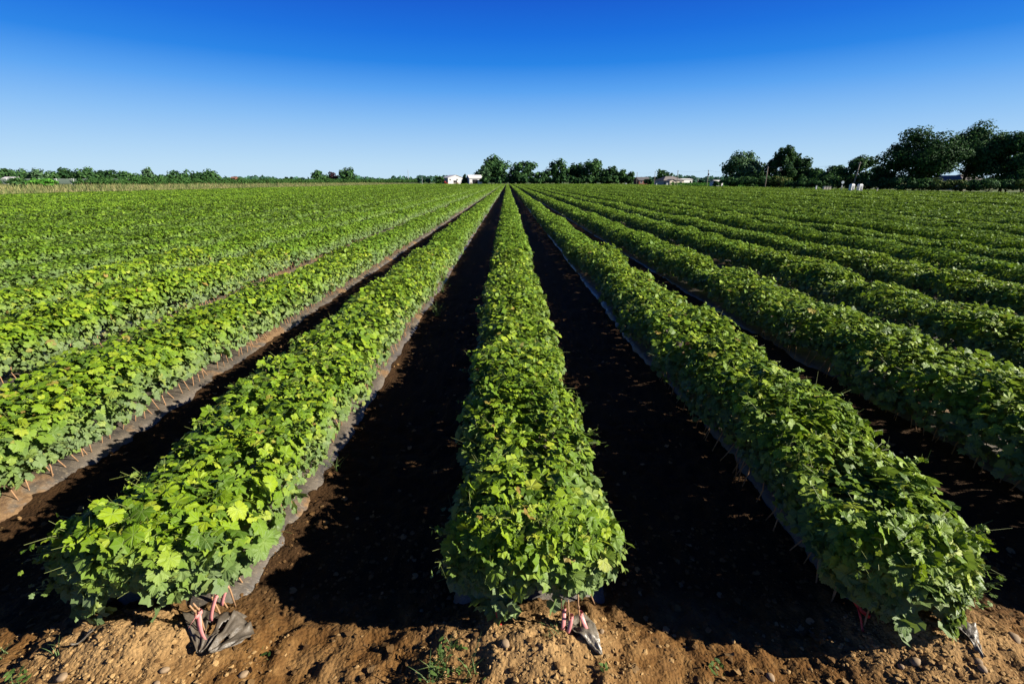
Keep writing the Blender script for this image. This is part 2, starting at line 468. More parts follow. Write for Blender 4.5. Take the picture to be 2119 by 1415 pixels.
# ------------------------------------------------------------------ canopy shape
SUNV = np.array(sun_dir)
def canopy(n, y0, y1, rng, seed, a=.405, b=.27, zc=.345, front=None, spread=.72, inner=.35, bump_amp=.055, shape=1.0, swing=None):
    """n leaf places on and under the skin of a clipped vine row between y0 and y1 (row axis at x = 0)"""
    y = rng.uniform(y0, y1, n)
    ex = 2 / 2.9
    pg = np.linspace(R(-24), R(204), 721)        # even spacing round the outline
    gx = np.sign(np.cos(pg)) * np.abs(np.cos(pg)) ** ex * a; gz = np.sign(np.sin(pg)) * np.abs(np.sin(pg)) ** ex * b
    cum = np.concatenate([[0], np.cumsum(np.hypot(np.diff(gx), np.diff(gz)))])
    phi = np.interp(rng.random(n) * cum[-1], cum, pg)
    cx = np.sign(np.cos(phi)) * np.abs(np.cos(phi)) ** ex
    cz = np.sign(np.sin(phi)) * np.abs(np.sin(phi)) ** ex
    x_ = cx
    lump = (noise2(y / .33, phi * 1.3, seed) - .5) * 2 * bump_amp + (noise2(y / 1.3, phi * .6, seed + 1) - .5) * 2 * bump_amp * .9
    hgt = (noise2(y / .8, y * 0, seed + 2) - .5) * .10 + (noise2(y / .3, x_ * 2, seed + 8) - .5) * .07 + (noise2(y / 5.0, y * 0, seed + 5) - .5) * .05
    depth = np.where(rng.random(n) < inner, rng.uniform(.4, .85, n), rng.uniform(.84, 1.10, n))
    k = (1 + lump / a) * depth * shape
    if swing: k = k * (1 - .2 * sstep(3.2, 1.8, y))
    if front is not None:
        g = np.clip((front + .20 - y) / .20, 0, 1)
        shrink = np.sqrt(np.clip(1 - g ** 2 * .75, 0, 1))
    else:
        g = np.zeros(n); shrink = np.ones(n)
    x = cx * a * k * shrink
    z = zc + cz * b * k * np.where(cz > 0, shrink ** .7, 1.0) + hgt * (cz > -.2)
    z = np.maximum(z - .09 * g * (cz < .3), .125 + .075 * (1 - g) + rng.uniform(0, .05, n))
    drift = (noise2(y / 3.1, y * 0, seed + 3) - .5) * .07
    nx = np.sign(cx) * np.abs(cx) ** 1.6 / a; nz = np.sign(cz) * np.abs(cz) ** 1.6 / b
    N = norm(np.stack([nx, -g * 3.0, nz], 1))
    N = N + np.array([0, 0, .5]) + SUNV * .30 + rng.normal(0, spread, (n, 3)) * [1, 1, .8]
    if swing: drift = drift + swing[0] - swing[1] * sstep(3.6, 1.8, y)
    P = np.stack([x + drift, y, z], 1)
    out = np.stack([cx, -g * 1.2, np.full(n, -.75)], 1)
    T = out + rng.normal(0, .8, (n, 3))
    if front is not None:                       # leaves closing the end of the row
        m = rng.random(n) < .16 * .35 / max(y1 - y0, .3) * 7
        q = m & (y < y1)
        r = np.sqrt(rng.random(n)); 
        xi = cx * a * r; zi = zc + cz * b * r
        if swing: xi = xi * .8 + swing[0] - swing[1]
        yi = front + .17 * r ** 3 * 0 + .02 + .13 * r ** 2.5 + rng.uniform(-.03, .06, n)
        Pc = np.stack([xi, yi, np.maximum(zi, .14)], 1)
        Nc = norm(np.stack([xi / a * .5, np.full(n, -1.0), (zi - zc) / b * .5 + .45], 1)) + rng.normal(0, .45, (n, 3)) + SUNV * .2
        P = np.where(q[:, None], Pc, P); N = np.where(q[:, None], Nc, N)
        T = np.where(q[:, None], np.array([0, -.3, -1]) + rng.normal(0, .6, (n, 3)), T)
        depth = np.where(q, 1.0, depth); cz = np.where(q, .3, cz)
    return P, N, T, depth, cz

def stems(P, T, rng, n, seed):
    """petioles and young shoots standing between the leaves"""
    idx = rng.choice(len(P), n, replace=False)
    a = P[idx]; d = norm(rng.normal(0, 1, (n, 3)) * [.8, .8, .35] + [0, 0, .35])
    L = rng.uniform(.04, .11, n)[:, None]
    b = a + d * L; a = a - d * .02
    s = norm(np.cross(d, rng.normal(0, 1, (n, 3)))); u = np.cross(d, s)
    r = rng.uniform(.0009, .0016, n)[:, None]
    V = np.stack([a + s * r, a - s * r * .5 + u * r * .87, a - s * r * .5 - u * r * .87, b + s * r * .6, b - s * r * .3 + u * r * .5, b - s * r * .3 - u * r * .5], 1).reshape(-1, 3)
    q = np.array([(0, 1, 4, 3), (1, 2, 5, 4), (2, 0, 3, 5)])
    F = (q[None] + (np.arange(n) * 6)[:, None, None]).reshape(-1, 4)
    return V, F

leaf_meshes = [new_mesh("leaf", tv, tf, M_LEAF, smooth=True, uv=tu) for tv, tf, tu in T_HI]

def far_mesh(seed, y0, y1, a, b, zc, dens_scale=1.0):
    rng = np.random.default_rng(seed)
    V, F = [], []; base = 0
    def add(tm, n, ya, yb, size, spread):
        nonlocal base
        P, N, T, dp, cz = canopy(int(n), ya, yb, rng, seed, a, b, zc, spread=spread, inner=.30)
        v, f, u = scatter(tm, P, N, T, size * np.clip(np.exp(rng.normal(0, .33, len(P))), .5, 1.9) * np.where(dp < .82, 1.5, 1.0), rng)
        V.append(v); F.append(f + base); base += len(v)
    segs = [(y0, 22, 1200, .033, T_LOW), (22, 50, 330, .078, T_FAR), (50, 110, 170, .115, T_FAR), (110, 200, 90, .16, T_FAR), (200, y1, 55, .21, T_FAR)]
    for ya, yb, dens, size, tm in segs:
        ya = max(ya, y0)
        if yb > ya: add(tm, (yb - ya) * dens * dens_scale, ya, yb, size, .68)
    return new_mesh("foliage", np.concatenate(V), np.concatenate(F), M_LEAF_MID)

FAR_A = [far_mesh(100 + k, 11.5, Y_END, .415, .26, .345) for k in range(3)]
def far_mesh_side(seed):
    return far_mesh(seed, 2.0, Y_END, .415, .265, .345)
FAR_S = [far_mesh_side(200 + k) for k in range(3)]

def film_mesh(seed, y0, fine_to, name="mulch_film", left=1.0):
    ys = np.unique(np.round(np.concatenate([np.arange(y0, fine_to, .035), np.arange(fine_to, 40, .3), np.linspace(40, Y_END, 60)]), 3))
    cs = np.array([-.44, -.41, -.38, -.34, -.29, -.22, -.14, -.05, .05, .14, .22, .29, .34, .38, .41, .44])
    X, Y = np.meshgrid(cs, ys, indexing='xy')
    prof = .105 * (1 - np.clip(np.abs(X) / .44, 0, 1) ** 4.5) - .012
    wob = (noise2(Y / .7, X * 0, seed) - .5) * .045 * np.sign(X) * (np.abs(X) > .28)
    near = sstep(fine_to + 3, fine_to - 1, Y)
    Z = prof + near * ((noise2(X / .05, Y / .022, seed + 1) - .5) * .012 + (noise2(X / .16, Y / .11, seed + 2) - .5) * .022)
    edge = np.abs(X) > .40
    Z = np.where(edge, Z - .02, Z) - .13 * sstep(y0 + .16, y0, Y)
    lf = left - (.30 * sstep(6.5, 3.5, Y) if left < 1 else 0)
    v = np.stack([(np.where(X < 0, X * lf, X) + wob).ravel(), Y.ravel(), Z.ravel()], 1)
    nx, ny = len(cs), len(ys)
    a = (np.arange(ny - 1)[:, None] * nx + np.arange(nx - 1)[None, :]).ravel()
    return new_mesh(name, v, np.stack([a, a + 1, a + 1 + nx, a + nx], 1), M_FILM, smooth=True)
FILM_FAR = film_mesh(50, 2.0, 3.0)

def cane_mesh(k):
    rs = random.Random(k)
    m = MB(); L = rs.uniform(.19, .24)
    pts = [(0, 0, -.03), (rs.uniform(-.006, .006), rs.uniform(-.006, .006), L * .35), (rs.uniform(-.01, .01), rs.uniform(-.01, .01), L * .7), (rs.uniform(-.02, .02), rs.uniform(-.02, .02), L)]
    m.tube(pts, [.0040, .0043, .0038, .0034], 6)
    m.tube([Vector(pts[2]) * .96, Vector(pts[2]) + Vector((.005, 0, .012))], [.0054, .0026], 6)
    return m.mesh("cane", M_CANE, True)
CANES = [cane_mesh(k) for k in range(6)]

ORD = {1: "first", 2: "second", 3: "third", 4: "fourth", 5: "fifth", 6: "sixth", 7: "seventh", 8: "eighth"}
LOOK = {0: "clipped bright green grapevine row running straight ahead between two black shaded furrows",
        -1: "grapevine row with pink tags at its torn plastic end, first left of the centre row",
        -2: "leafy grapevine row with bare brown canes along its lit edge, second left of centre row",
        -3: "grapevine row with greyish lower leaves, third left of the centre row",
        1: "lumpy grapevine row with shaded flank and red ribbon, first right of the centre row",
        2: "grapevine row with a ragged dark flank, second right of the centre row",
        3: "grapevine row, third right of the centre row"}
def row_label(i):
    if i in LOOK: return LOOK[i]
    s = "left" if i < 0 else "right"
    if abs(i) <= 8: return "low leafy grapevine row, %s %s of the centre row" % (ORD[abs(i)], s)
    if abs(i) <= 18: return "receding grapevine row in the middle stretch of the field's %s half" % s
    if i < 0: return "receding grapevine row in the far left stretch of the field near the tall grass"
    return "receding grapevine row in the far right stretch of the field near the road"

# near rows: (density per metre, a, b, zc, bump, x extent where it starts to be seen)
NEAR = {0: dict(a=.40, b=.27, zc=.35, bump=.07), -1: dict(a=.42, b=.27, zc=.345, bump=.05), 1: dict(a=.39, b=.29, zc=.36, bump=.10, swing=(.05, .20), fwd=.22),
        -2: dict(a=.41, b=.26, zc=.345, bump=.055), 2: dict(a=.42, b=.28, zc=.35, bump=.12),
        -3: dict(a=.415, b=.26, zc=.345, bump=.05), 3: dict(a=.42, b=.28, zc=.35, bump=.10),
        -4: dict(a=.415, b=.26, zc=.345, bump=.05), 4: dict(a=.42, b=.27, zc=.35, bump=.10)}

rnd = random.Random(5)
for i in ROWS:
    X = row_x(i)
    row = link("vine_row", None, loc=(X, 0, 0), label=row_label(i), category="grapevine row", group="grapevine rows of the field")
    row.empty_display_size = .3
    if i in NEAR:
        p = NEAR[i]; rng = np.random.default_rng(40 + i); seed = 300 + 17 * i
        front = Y_START - p.get('fwd', .10)
        vis0 = max(front, abs(X) / 1.12 - .9)                # where the row enters the picture
        V, F, U = [], [], []; base = 0
        segs = []
        if abs(i) <= 2:
            segs.append((front - .02, 4.5, 2500, .030, T_MED))
            segs.append((4.5, 11.5, 1750, .030, T_LOW))
        else:
            segs.append((front, 11.5, 1800, .030, T_LOW))
        allP = []
        sprig_v = []
        for ya, yb, dens, size, tm in segs:
            P, N, T, dp, cz = canopy(int((yb - ya) * dens), ya, yb, rng, seed, p['a'], p['b'], p['zc'], front=front, bump_amp=p['bump'], swing=p.get('swing'))
            inn = dp < .82
            s = size * np.clip(np.exp(rng.normal(0, .36, len(P))), .45, 1.9) * np.where(P[:, 1] < 2.3, 1.3, 1.0) * np.where(inn, 1.5, 1.0)
            s = np.minimum(s, .056)
            clear = np.zeros(len(P), bool)               # the tagged canes at the row ends stand clear of the leaves
            if i in (-1, 0): clear = (P[:, 0] > .13) & (P[:, 1] < 2.3) & (P[:, 2] < .275)
            if i == 1: clear = (P[:, 0] < -.30) & (P[:, 1] < 2.15) & (P[:, 2] < .30) | (P[:, 0] < -.47) & (P[:, 1] < 2.0) & (P[:, 2] < .42)
            if i == -1: clear |= (P[:, 0] > .30) & (P[:, 2] < .25)
            P, N, T, s, dp, cz = [w_[~clear] for w_ in (P, N, T, s, dp, cz)]
            allP.append((P, N, T, s, dp, cz))
        P, N, T, s, dp, cz = [np.concatenate([q[j] for q in allP]) for j in range(6)]
        # young shoots reaching out of the clipped surface, each with a few small leaves
        cand = np.where((dp > .86) & (cz > -.2) & (P[:, 1] < 11.5) & (P[:, 1] > front + .05))[0]
        ns = min(len(cand), 170 if abs(i) <= 2 else 90)
        w8 = 1 / (P[cand, 1] + .5); site = rng.choice(cand, ns, replace=False, p=w8 / w8.sum())
        sp, sn, st, ss = [], [], [], []
        for j in site:
            if i in (-1, 0) and P[j, 0] > .1 and P[j, 1] < 2.4: continue
            dr = np.array([P[j, 0] * 1.6, -.35 * (P[j, 1] < front + .3), .35]) + rng.normal(0, .3, 3); dr /= np.linalg.norm(dr)
            L_ = rng.uniform(.05, .15); k_ = int(rng.integers(4, 8))
            for q_ in range(k_):
                t_ = (q_ + .8) / k_
                sp.append(P[j] + dr * L_ * t_ + rng.normal(0, .012, 3) + [0, 0, -.02 * t_ * t_]); sn.append(rng.normal(0, .6, 3) + [0, 0, .6]); st.append(dr + rng.normal(0, .8, 3)); ss.append(.027 * (1.15 - .6 * t_))
            sprig_v.append((P[j] - dr * .03, P[j] + dr * L_))
        P = np.concatenate([P, sp]); N = np.concatenate([N, sn]); T = np.concatenate([T, st]); s = np.concatenate([s, ss])
        dp = np.concatenate([dp, np.full(len(sp), .95)]); cz = np.concatenate([cz, np.full(len(sp), .5)])
        # the leaves that show largest become parts of their own
        wp = P + [X, 0, 0]
        d = np.linalg.norm(wp - [0, 0, CAM_H], axis=1)
        side = np.where(X > .5, -P[:, 0], np.where(X < -.5, P[:, 0], 0)) 
        infr = (np.abs(wp[:, 0]) < 1.06 * (P[:, 1] * .95 + .65) + .05)
        score = s / d * infr * (dp > .9) * ((cz > .25) | (side > .2) | (P[:, 1] < front + .15))
        npart = 300 if abs(i) <= 4 else 0
        pick = np.argsort(-score)[:npart]
        rest = np.setdiff1d(np.arange(len(P)), pick)
        for lo, hi, tm in ((0, 4.5, T_MED), (4.5, 99, T_LOW)):
            m = rest[(P[rest, 1] >= lo) & (P[rest, 1] < hi)]
            if abs(i) > 2: tm = T_LOW
            if not len(m): continue
            v, f, u = scatter(tm, P[m], N[m], T[m], s[m], rng)
            V.append(v); F.append(f + base); U.append(u); base += len(v)
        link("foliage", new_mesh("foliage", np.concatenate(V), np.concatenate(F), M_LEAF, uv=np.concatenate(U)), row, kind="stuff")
        nn = norm(N); tt = norm(T - nn * np.sum(T * nn, axis=1, keepdims=True)); xx = np.cross(tt, nn)
        for j in pick:
            o = bpy.data.objects.new("leaf", leaf_meshes[int(rng.integers(0, 6))])
            o.parent = row
            pp = P[j] + nn[j] * .008
            o.matrix_local = Matrix(((xx[j][0], tt[j][0], nn[j][0], pp[0]), (xx[j][1], tt[j][1], nn[j][1], pp[1]), (xx[j][2], tt[j][2], nn[j][2], pp[2]), (0, 0, 0, 1))) @ Matrix.Scale(float(s[j]) * 1.03, 4)
            COL.objects.link(o)
        nst = {0: 1500, 1: 1500, 2: 1200}.get(abs(i), 500)
        ok = np.where((dp > .85) & (P[:, 1] < 11) & (cz > -.1))[0]
        v, f = stems(P[ok], T[ok], rng, min(nst, len(ok)), seed)
        sm = MB()
        for a_, b_ in sprig_v: sm.tube([a_, (a_ + b_) / 2 + [0, 0, .008], b_], [.0022, .0018, .0010], 4, cap=False)
        link("shoots", new_mesh("shoots", np.concatenate([v, np.array(sm.v)]), np.concatenate([f, np.array(sm.f) + len(v)]), M_STEM), row, kind="stuff")
        link("foliage", FAR_A[i % 3], row, kind="stuff")
        link("mulch_film", film_mesh(60 + i, Y_START - .02 if abs(i) < 3 else 2.0, 9.0 if abs(i) <= 2 else 5.0, left=.86 if i > 0 else 1.0), row)
        # hardwood canes in two lines
        cnt = {0: 24, -1: 150, 1: 30, -2: 150, 2: 40, -3: 150, 3: 30}.get(i, 60)
        sides = (1,) if i < -1 else ((1, -1) if i in (0, -1) else (-1,))
        for sd_ in sides:
            y = Y_START + .07 if vis0 < 2.5 else vis0
            k = 0
            nmax = cnt if sd_ == 1 or i > 0 else 20
            while k < nmax:
                o = bpy.data.objects.new("cane", CANES[rnd.randrange(6)])
                o.parent = row
                o.location = (sd_ * (.315 + rnd.uniform(-.02, .02)), y, .07)
                o.rotation_euler = (rnd.uniform(-.22, .22), -sd_ * rnd.uniform(.05, .38), rnd.uniform(0, 6.28))
                o.rotation_euler = (rnd.uniform(-.32, .32), sd_ * -rnd.uniform(-.15, .42), 0)
                COL.objects.link(o)
                y += rnd.choice((.035, .08, .1, .12, .17)) + rnd.uniform(-.02, .02); k += 1
    else:
        flip = rnd.choice((1, -1))
        link("foliage", FAR_S[i % 3], row, kind="stuff", loc=(0, rnd.uniform(-.6, .6), rnd.uniform(-.03, .04)), scale=(flip, 1, rnd.uniform(.94, 1.08)))
        link("mulch_film", FILM_FAR, row)
#__PART2__
def atz(px, py, z):
    v = py - 707.5
    down = v * math.cos(TH) + F_PX * math.sin(TH)
    fwd = F_PX * math.cos(TH) - v * math.sin(TH)
    t = (CAM_H - z) / down
    return ((px - 1050.0) * t, fwd * t, z)

# ------------------------------------------------------------------ trees
def tree_leaf(name, stops, rough=.6):
    return leaf_material(name, [(a, (c[0] * 1.5, c[1] * 1.85, c[2] * 1.8)) for a, c in stops], None, (0.05, 0.13, 0.02), 0.2, False, .75, 0.06, dusty=False)
MT = {
    'dark': tree_leaf("tree_leaf_dark", [(0, (.010, .024, .010)), (.5, (.018, .040, .013)), (1, (.034, .062, .018))]),
    'mid': tree_leaf("tree_leaf_mid", [(0, (.015, .036, .014)), (.5, (.030, .060, .020)), (1, (.055, .092, .026))]),
    'pale': tree_leaf("tree_leaf_pale", [(0, (.030, .055, .024)), (.5, (.055, .088, .040)), (1, (.088, .122, .058))]),
    'olive': tree_leaf("tree_leaf_olive", [(0, (.034, .050, .014)), (.5, (.065, .080, .020)), (1, (.12, .095, .028))]),
    'purple': tree_leaf("tree_leaf_purple", [(0, (.016, .008, .012)), (.5, (.035, .014, .020)), (1, (.05, .022, .028))]),
    'bright': tree_leaf("bush_leaf_bright", [(0, (.030, .085, .012)), (.5, (.050, .125, .016)), (1, (.08, .165, .022))]),
    'orchard': tree_leaf("orchard_leaf", [(0, (.018, .042, .012)), (.5, (.035, .070, .018)), (1, (.060, .105, .026))]),
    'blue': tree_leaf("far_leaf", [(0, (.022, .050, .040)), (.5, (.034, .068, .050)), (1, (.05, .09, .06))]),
}
M_BARK = simple("bark", (0.05, 0.04, 0.03), 0.9, 0.1, 0.35, 4)
CARD = (np.array([(0, -.6, 0), (.5, -.05, .12), (.28, .5, 0), (-.3, .55, -.1), (-.52, 0, .05)], float), np.array([(0, 1, 2), (0, 2, 3), (0, 3, 4)]), np.zeros((5, 2)))

def crown(W, H, seed, card, n, form='round'):
    """crown of leaf clumps; base of the crown at z=0. returns mesh arrays and the clump centres"""
    rng = np.random.default_rng(seed)
    m = {'round': 36, 'tall': 38, 'open': 26, 'cone': 18, 'shrub': 16}[form]
    d = norm(rng.normal(0, 1, (m, 3)))
    r = rng.uniform(.30, .84, m) ** .8
    c = d * r[:, None]
    rc = rng.uniform(.20, .36, m)
    if form == 'open': rc *= .82; c *= 1.08
    if form == 'cone':
        c[:, 2] = np.linspace(-.8, .8, m); k = (1 - (c[:, 2] + 1) / 2.15); c[:, :2] = norm(rng.normal(0, 1, (m, 3)))[:, :2] * (k * .75)[:, None]; rc = .18 + .3 * k
    if form == 'shrub': c[:, 2] *= .7
    if form != 'cone':
        taper = 1 - .30 * np.clip(c[:, 2], 0, 1) + (.10 if form in ('round', 'tall') else 0) * np.clip(-c[:, 2], 0, 1)
        c[:, :2] *= taper[:, None]
    who = rng.choice(m, n, p=rc ** 2 / np.sum(rc ** 2))
    u = norm(rng.normal(0, 1, (n, 3)))
    rr = rc[who] * np.where(rng.random(n) < .78, rng.uniform(.78, 1.12, n), rng.uniform(.2, .8, n))
    rr *= 1 + .28 * (noise2(u[:, 0] * 2.6 + who * 3.1, u[:, 2] * 2.6, seed) - .5) * 2
    P = c[who] + u * rr[:, None]
    P[:, 2] = np.maximum(P[:, 2], -1.0 + rng.uniform(0, .12, n))
    S = np.array([W / 2, W / 2, H / 2])
    N = u + norm(P) * .4 + [0, 0, .35] + rng.normal(0, .45, (n, 3))
    T = rng.normal(0, 1, (n, 3)) + [0, 0, -.4]
    v, f, _ = scatter([CARD], P * S, N, T, card * rng.uniform(.6, 1.35, n), rng)
    v[:, 2] += H / 2
    C = c * S; C[:, 2] += H / 2
    return v, f, C

def plant_tree(name, label, cat, X, Y, W, Htot, mat, form='round', seed=1, group=None, low=.12, dens=1.0, gz=0.0, detail=None):
    px = Y / 1054.0
    card = detail or max(3.1 * px, .16)
    n = int(np.clip(W * Htot / card ** 2 * 6.5 * dens, 400, 17000))
    cb = Htot * low
    v, f, C = crown(W, Htot - cb, seed, card, n, form)
    root = link(name, None, loc=(X, Y, gz), label=label, category=cat, group=group)
    link("crown" if cat != "bush" else "foliage", new_mesh("crown", v + [0, 0, cb], f, MT[mat]), root)
    rs = random.Random(seed)
    m = MB(); tr = max(.10, Htot * .022)
    top = Vector((rs.uniform(-.3, .3), 0, cb + (Htot - cb) * .55))
    m.tube([(0, 0, -.3), (rs.uniform(-.1, .1), 0, cb * .8 + .3), tuple(top)], [tr * 1.25, tr, tr * .4], 7)
    link("trunk", m.mesh("trunk", M_BARK, True), root)
    lm = MB()
    for k in range(min(8, len(C))):
        p = C[k] + [0, 0, cb]; a = Vector((0, 0, cb * .9 + .25 * (k % 4) / 4 * Htot))
        mid = (a + Vector(p)) / 2 + Vector((0, 0, -.04 * Htot))
        lm.tube([a, mid, p], [tr * .5, tr * .35, tr * .12], 5)
    link("limbs", lm.mesh("limbs", M_BARK, True), root)
    return root

def tree_px(name, label, x0, x1, ytop, Y, mat, form='round', seed=1, cat="tree", group=None, low=.12, dens=1.0, gz=0.0, detail=None):
    X0, X1 = at(x0, 376, Y)[0], at(x1, 376, Y)[0]
    zt = at(0, ytop, Y)[2]
    return plant_tree(name, label, cat, (X0 + X1) / 2, Y, (X1 - X0) * 1.2, zt - gz, mat, form, seed, group, low, dens, gz, detail)

GC = "trees in the clump at the end of the field"
TREES = [
 # name, label, x0, x1, ytop, Y, material, form
 ("broadleaf_tree", "tallest round tree at the left end of the central clump, beside the white sheds", 994, 1056, 321, 374, 'mid', 'tall', GC),
 ("broadleaf_tree", "lower greyish green tree leaning out of the central clump towards the sheds", 983, 1016, 342, 362, 'pale', 'round', GC),
 ("broadleaf_tree", "airy pale-topped tree, second tall one from the left in the central clump", 1052, 1108, 330, 366, 'mid', 'open', GC),
 ("broadleaf_tree", "low dark round tree standing before the airy pale-topped tree", 1054, 1086, 353, 350, 'dark', 'round', GC),
 ("broadleaf_tree", "small ragged tree in the dip of the central clump", 1104, 1142, 348, 356, 'mid', 'open', GC),
 ("broadleaf_tree", "full tree just right of the dip in the central clump", 1134, 1177, 327, 358, 'mid', 'tall', GC),
 ("broadleaf_tree", "dark flat-topped tree between two taller crowns of the central clump", 1172, 1212, 334, 362, 'dark', 'round', GC),
 ("broadleaf_tree", "tall dark rounded tree in the right half of the central clump", 1205, 1246, 324, 356, 'mid', 'tall', GC),
 ("broadleaf_tree", "medium dark tree on the right shoulder of the central clump", 1240, 1278, 344, 354, 'dark', 'round', GC),
 ("broadleaf_tree", "small round tree near the right end of the central clump", 1272, 1299, 348, 352, 'mid', 'round', GC),
 ("broadleaf_tree", "last and lowest tree at the right end of the central clump", 1294, 1319, 356, 350, 'mid', 'round', GC),
 ("conifer_tree", "narrow dark evergreen standing between the two white sheds", 955, 970, 361, 350, 'dark', 'cone', None),
 ("broadleaf_tree", "small tree at the left corner of the white gabled shed", 899, 921, 363, 356, 'mid', 'round', None),
 ("broadleaf_tree", "round tree rising behind the grey hip-roofed house", 1357, 1392, 348, 312, 'mid', 'round', None),
 ("willow_tree", "big silvery round tree at the left end of the right-hand grove", 1490, 1569, 310, 178, 'pale', 'round', None),
 ("broadleaf_tree", "small dark tree tucked behind the silvery round tree", 1553, 1586, 342, 188, 'dark', 'round', None),
 ("broadleaf_tree", "dark tree with a lopsided peaked crown, highest of the roadside group", 1585, 1642, 305, 172, 'dark', 'open', None),
 ("broadleaf_tree", "dark tree whose crown shows gaps of sky beside the peaked tree", 1619, 1662, 317, 176, 'dark', 'open', None),
 ("broadleaf_tree", "lower dark tree sloping down right of the peaked tree", 1646, 1678, 324, 174, 'dark', 'round', None),
 ("broadleaf_tree", "low dark tree at the tail of the peaked tree's group", 1662, 1706, 341, 170, 'mid', 'open', None),
 ("broadleaf_tree", "low yellowish green tree left of the leaning pole's tree", 1700, 1753, 343, 150, 'mid', 'round', None),
 ("broadleaf_tree", "wide dark tree behind the leaning pole and white booths", 1746, 1822, 320, 128, 'mid', 'open', None),
 ("broadleaf_tree", "low bushy tree filling the gap before the giant dark tree", 1806, 1858, 349, 124, 'mid', 'round', None),
 ("broadleaf_tree", "giant nearly black tree with a broad spiky crown reaching the ground", 1834, 1966, 268, 114, 'dark', 'round', None),
 ("broadleaf_tree", "tallest tree of the far right group, with a domed crown above the roof", 1946, 2056, 259, 118, 'mid', 'round', None),
 ("broadleaf_tree", "spreading tree cut by the right picture edge, with visible limbs", 2028, 2140, 267, 112, 'mid', 'round', None),
 ("broadleaf_tree", "low dark tree at the right picture edge under the spreading tree", 2096, 2160, 350, 106, 'mid', 'round', None),
]
for k, (nm, lb, x0, x1, yt, Y, mt, fm, gp) in enumerate(TREES):
    tree_px(nm, lb, x0, x1, yt, Y, mt, fm, 700 + k, group=gp, low=.16 if x0 > 1940 and yt < 300 else (.03 if x0 < 1400 else .08), dens=1.7 if x0 > 1800 else (1.4 if mt == 'dark' else 1.15))

rs = random.Random(61)
for k, x in enumerate(np.arange(1004, 1312, 13.5)):
    tree_px("bush", "low dark bush in the undergrowth of the central clump", x - 9, x + 9, rs.uniform(359, 367), rs.uniform(344, 350), rs.choice(['dark', 'mid', 'mid']), 'shrub', 1200 + k, cat="bush",
            group="undergrowth bushes of the central clump", low=0)
GL = "trees of the far left skyline"
LEFT = [(-8, 18, 357, 'mid'), (8, 54, 346, 'mid'), (50, 81, 351, 'dark'), (76, 111, 349.5, 'pale'), (104, 133, 353, 'mid'), (131, 175, 346, 'dark'), (170, 207, 346, 'mid'),
        (203, 221, 351, 'dark'), (218, 252, 350, 'dark'), (248, 281, 354.5, 'mid'), (278, 307, 356, 'mid'), (304, 327, 347, 'pale'), (326, 348, 360, 'mid'),
        (343, 383, 353, 'mid'), (379, 410, 352, 'mid'), (402, 427, 354, 'dark'), (418, 455, 351, 'mid'), (645, 678, 352.5, 'mid'), (705, 740, 346, 'mid')]
LL = ["tree cut by the left picture edge on the skyline", "round tree above the long white roof, far left", "low dark tree just right of the long white roof",
      "pale green tree fourth from the left edge of the skyline", "small tree in the dip before the big dark skyline tree", "big dark dome-shaped tree of the left skyline",
      "dome-shaped tree joined to the big dark dome's right side", "narrow small tree right of the twin domes", "dark two-headed tree right of the twin domes",
      "flat-topped medium tree over the orchard's left end", "low thin-topped tree just left of the slender pale tree", "slender pale tree rising above the orchard on the left skyline",
      "tiny low tree just right of the slender pale tree", "wide rounded tree left of the last block on the left skyline", "rounded tree in the middle of the last left skyline block",
      "dark narrow tree joining the last left skyline block", "last tree at the right end of the left skyline block", "lone round tree standing above the orchard left of the purple tree",
      "lone taller dark tree above the orchard right of the purple tree"]
for k, ((x0, x1, yt, mt), lb) in enumerate(zip(LEFT, LL)):
    tree_px("broadleaf_tree", lb, x0, x1, yt, 420 if x0 > 600 else 330 + (k % 3) * 12, mt, 'round', 800 + k, group=GL, low=.02, gz=.7)
tree_px("purple_tree", "lone small purple-leaved tree above the orchard", 680, 700, 356, 425, 'purple', 'round', 840, low=.02, gz=.7)
tree_px("bush", "bright green rounded bush at the back of the tall dry grass", 76, 125, 365, 112, 'bright', 'shrub', 841, cat="bush", low=.0, gz=.75)
tree_px("bush", "dull dark bush left of the bright green bush in the tall grass", 42, 74, 371, 116, 'mid', 'shrub', 842, cat="bush", low=.0, gz=.75)
for k, (x0, x1, yt, Y, lb) in enumerate([(1397, 1420, 364.5, 420, "distant bluish tree right of the hip-roofed house"), (1416, 1446, 364, 425, "distant bluish tree over the white far building"),
        (1446, 1475, 368, 430, "low distant bluish tree in the gap right of the far building"), (1472, 1498, 367, 400, "distant low tree touching the silvery tree's left side"),
        (864, 880, 363, 520, "small distant tree alone right of the radio mast"), (882, 897, 363, 520, "small distant tree, second right of the radio mast")]):
    tree_px("broadleaf_tree", lb, x0, x1, yt, Y, 'blue', 'round', 860 + k, group="distant bluish trees", low=.02)
# undergrowth hedge in front of the right-hand trees
rs = random.Random(11)
x = 1497; k = 0
while x < 2125:
    w = rs.uniform(26, 44); Yh = np.interp(x, [1497, 1700, 1850, 2125], [166, 140, 108, 98])
    mt = 'olive' if rs.random() < .45 else 'mid'
    tree_px("bush", "rounded bush of the mixed green and russet roadside hedge", x - 6, x + w + 6, np.interp(x, [1497, 1700, 1900, 2125], [358, 362, 363, 368]) + rs.uniform(-3, 4), Yh, mt, 'shrub', 900 + k,
            cat="bush", group="bushes of the roadside hedge", low=0)
    x += w; k += 1

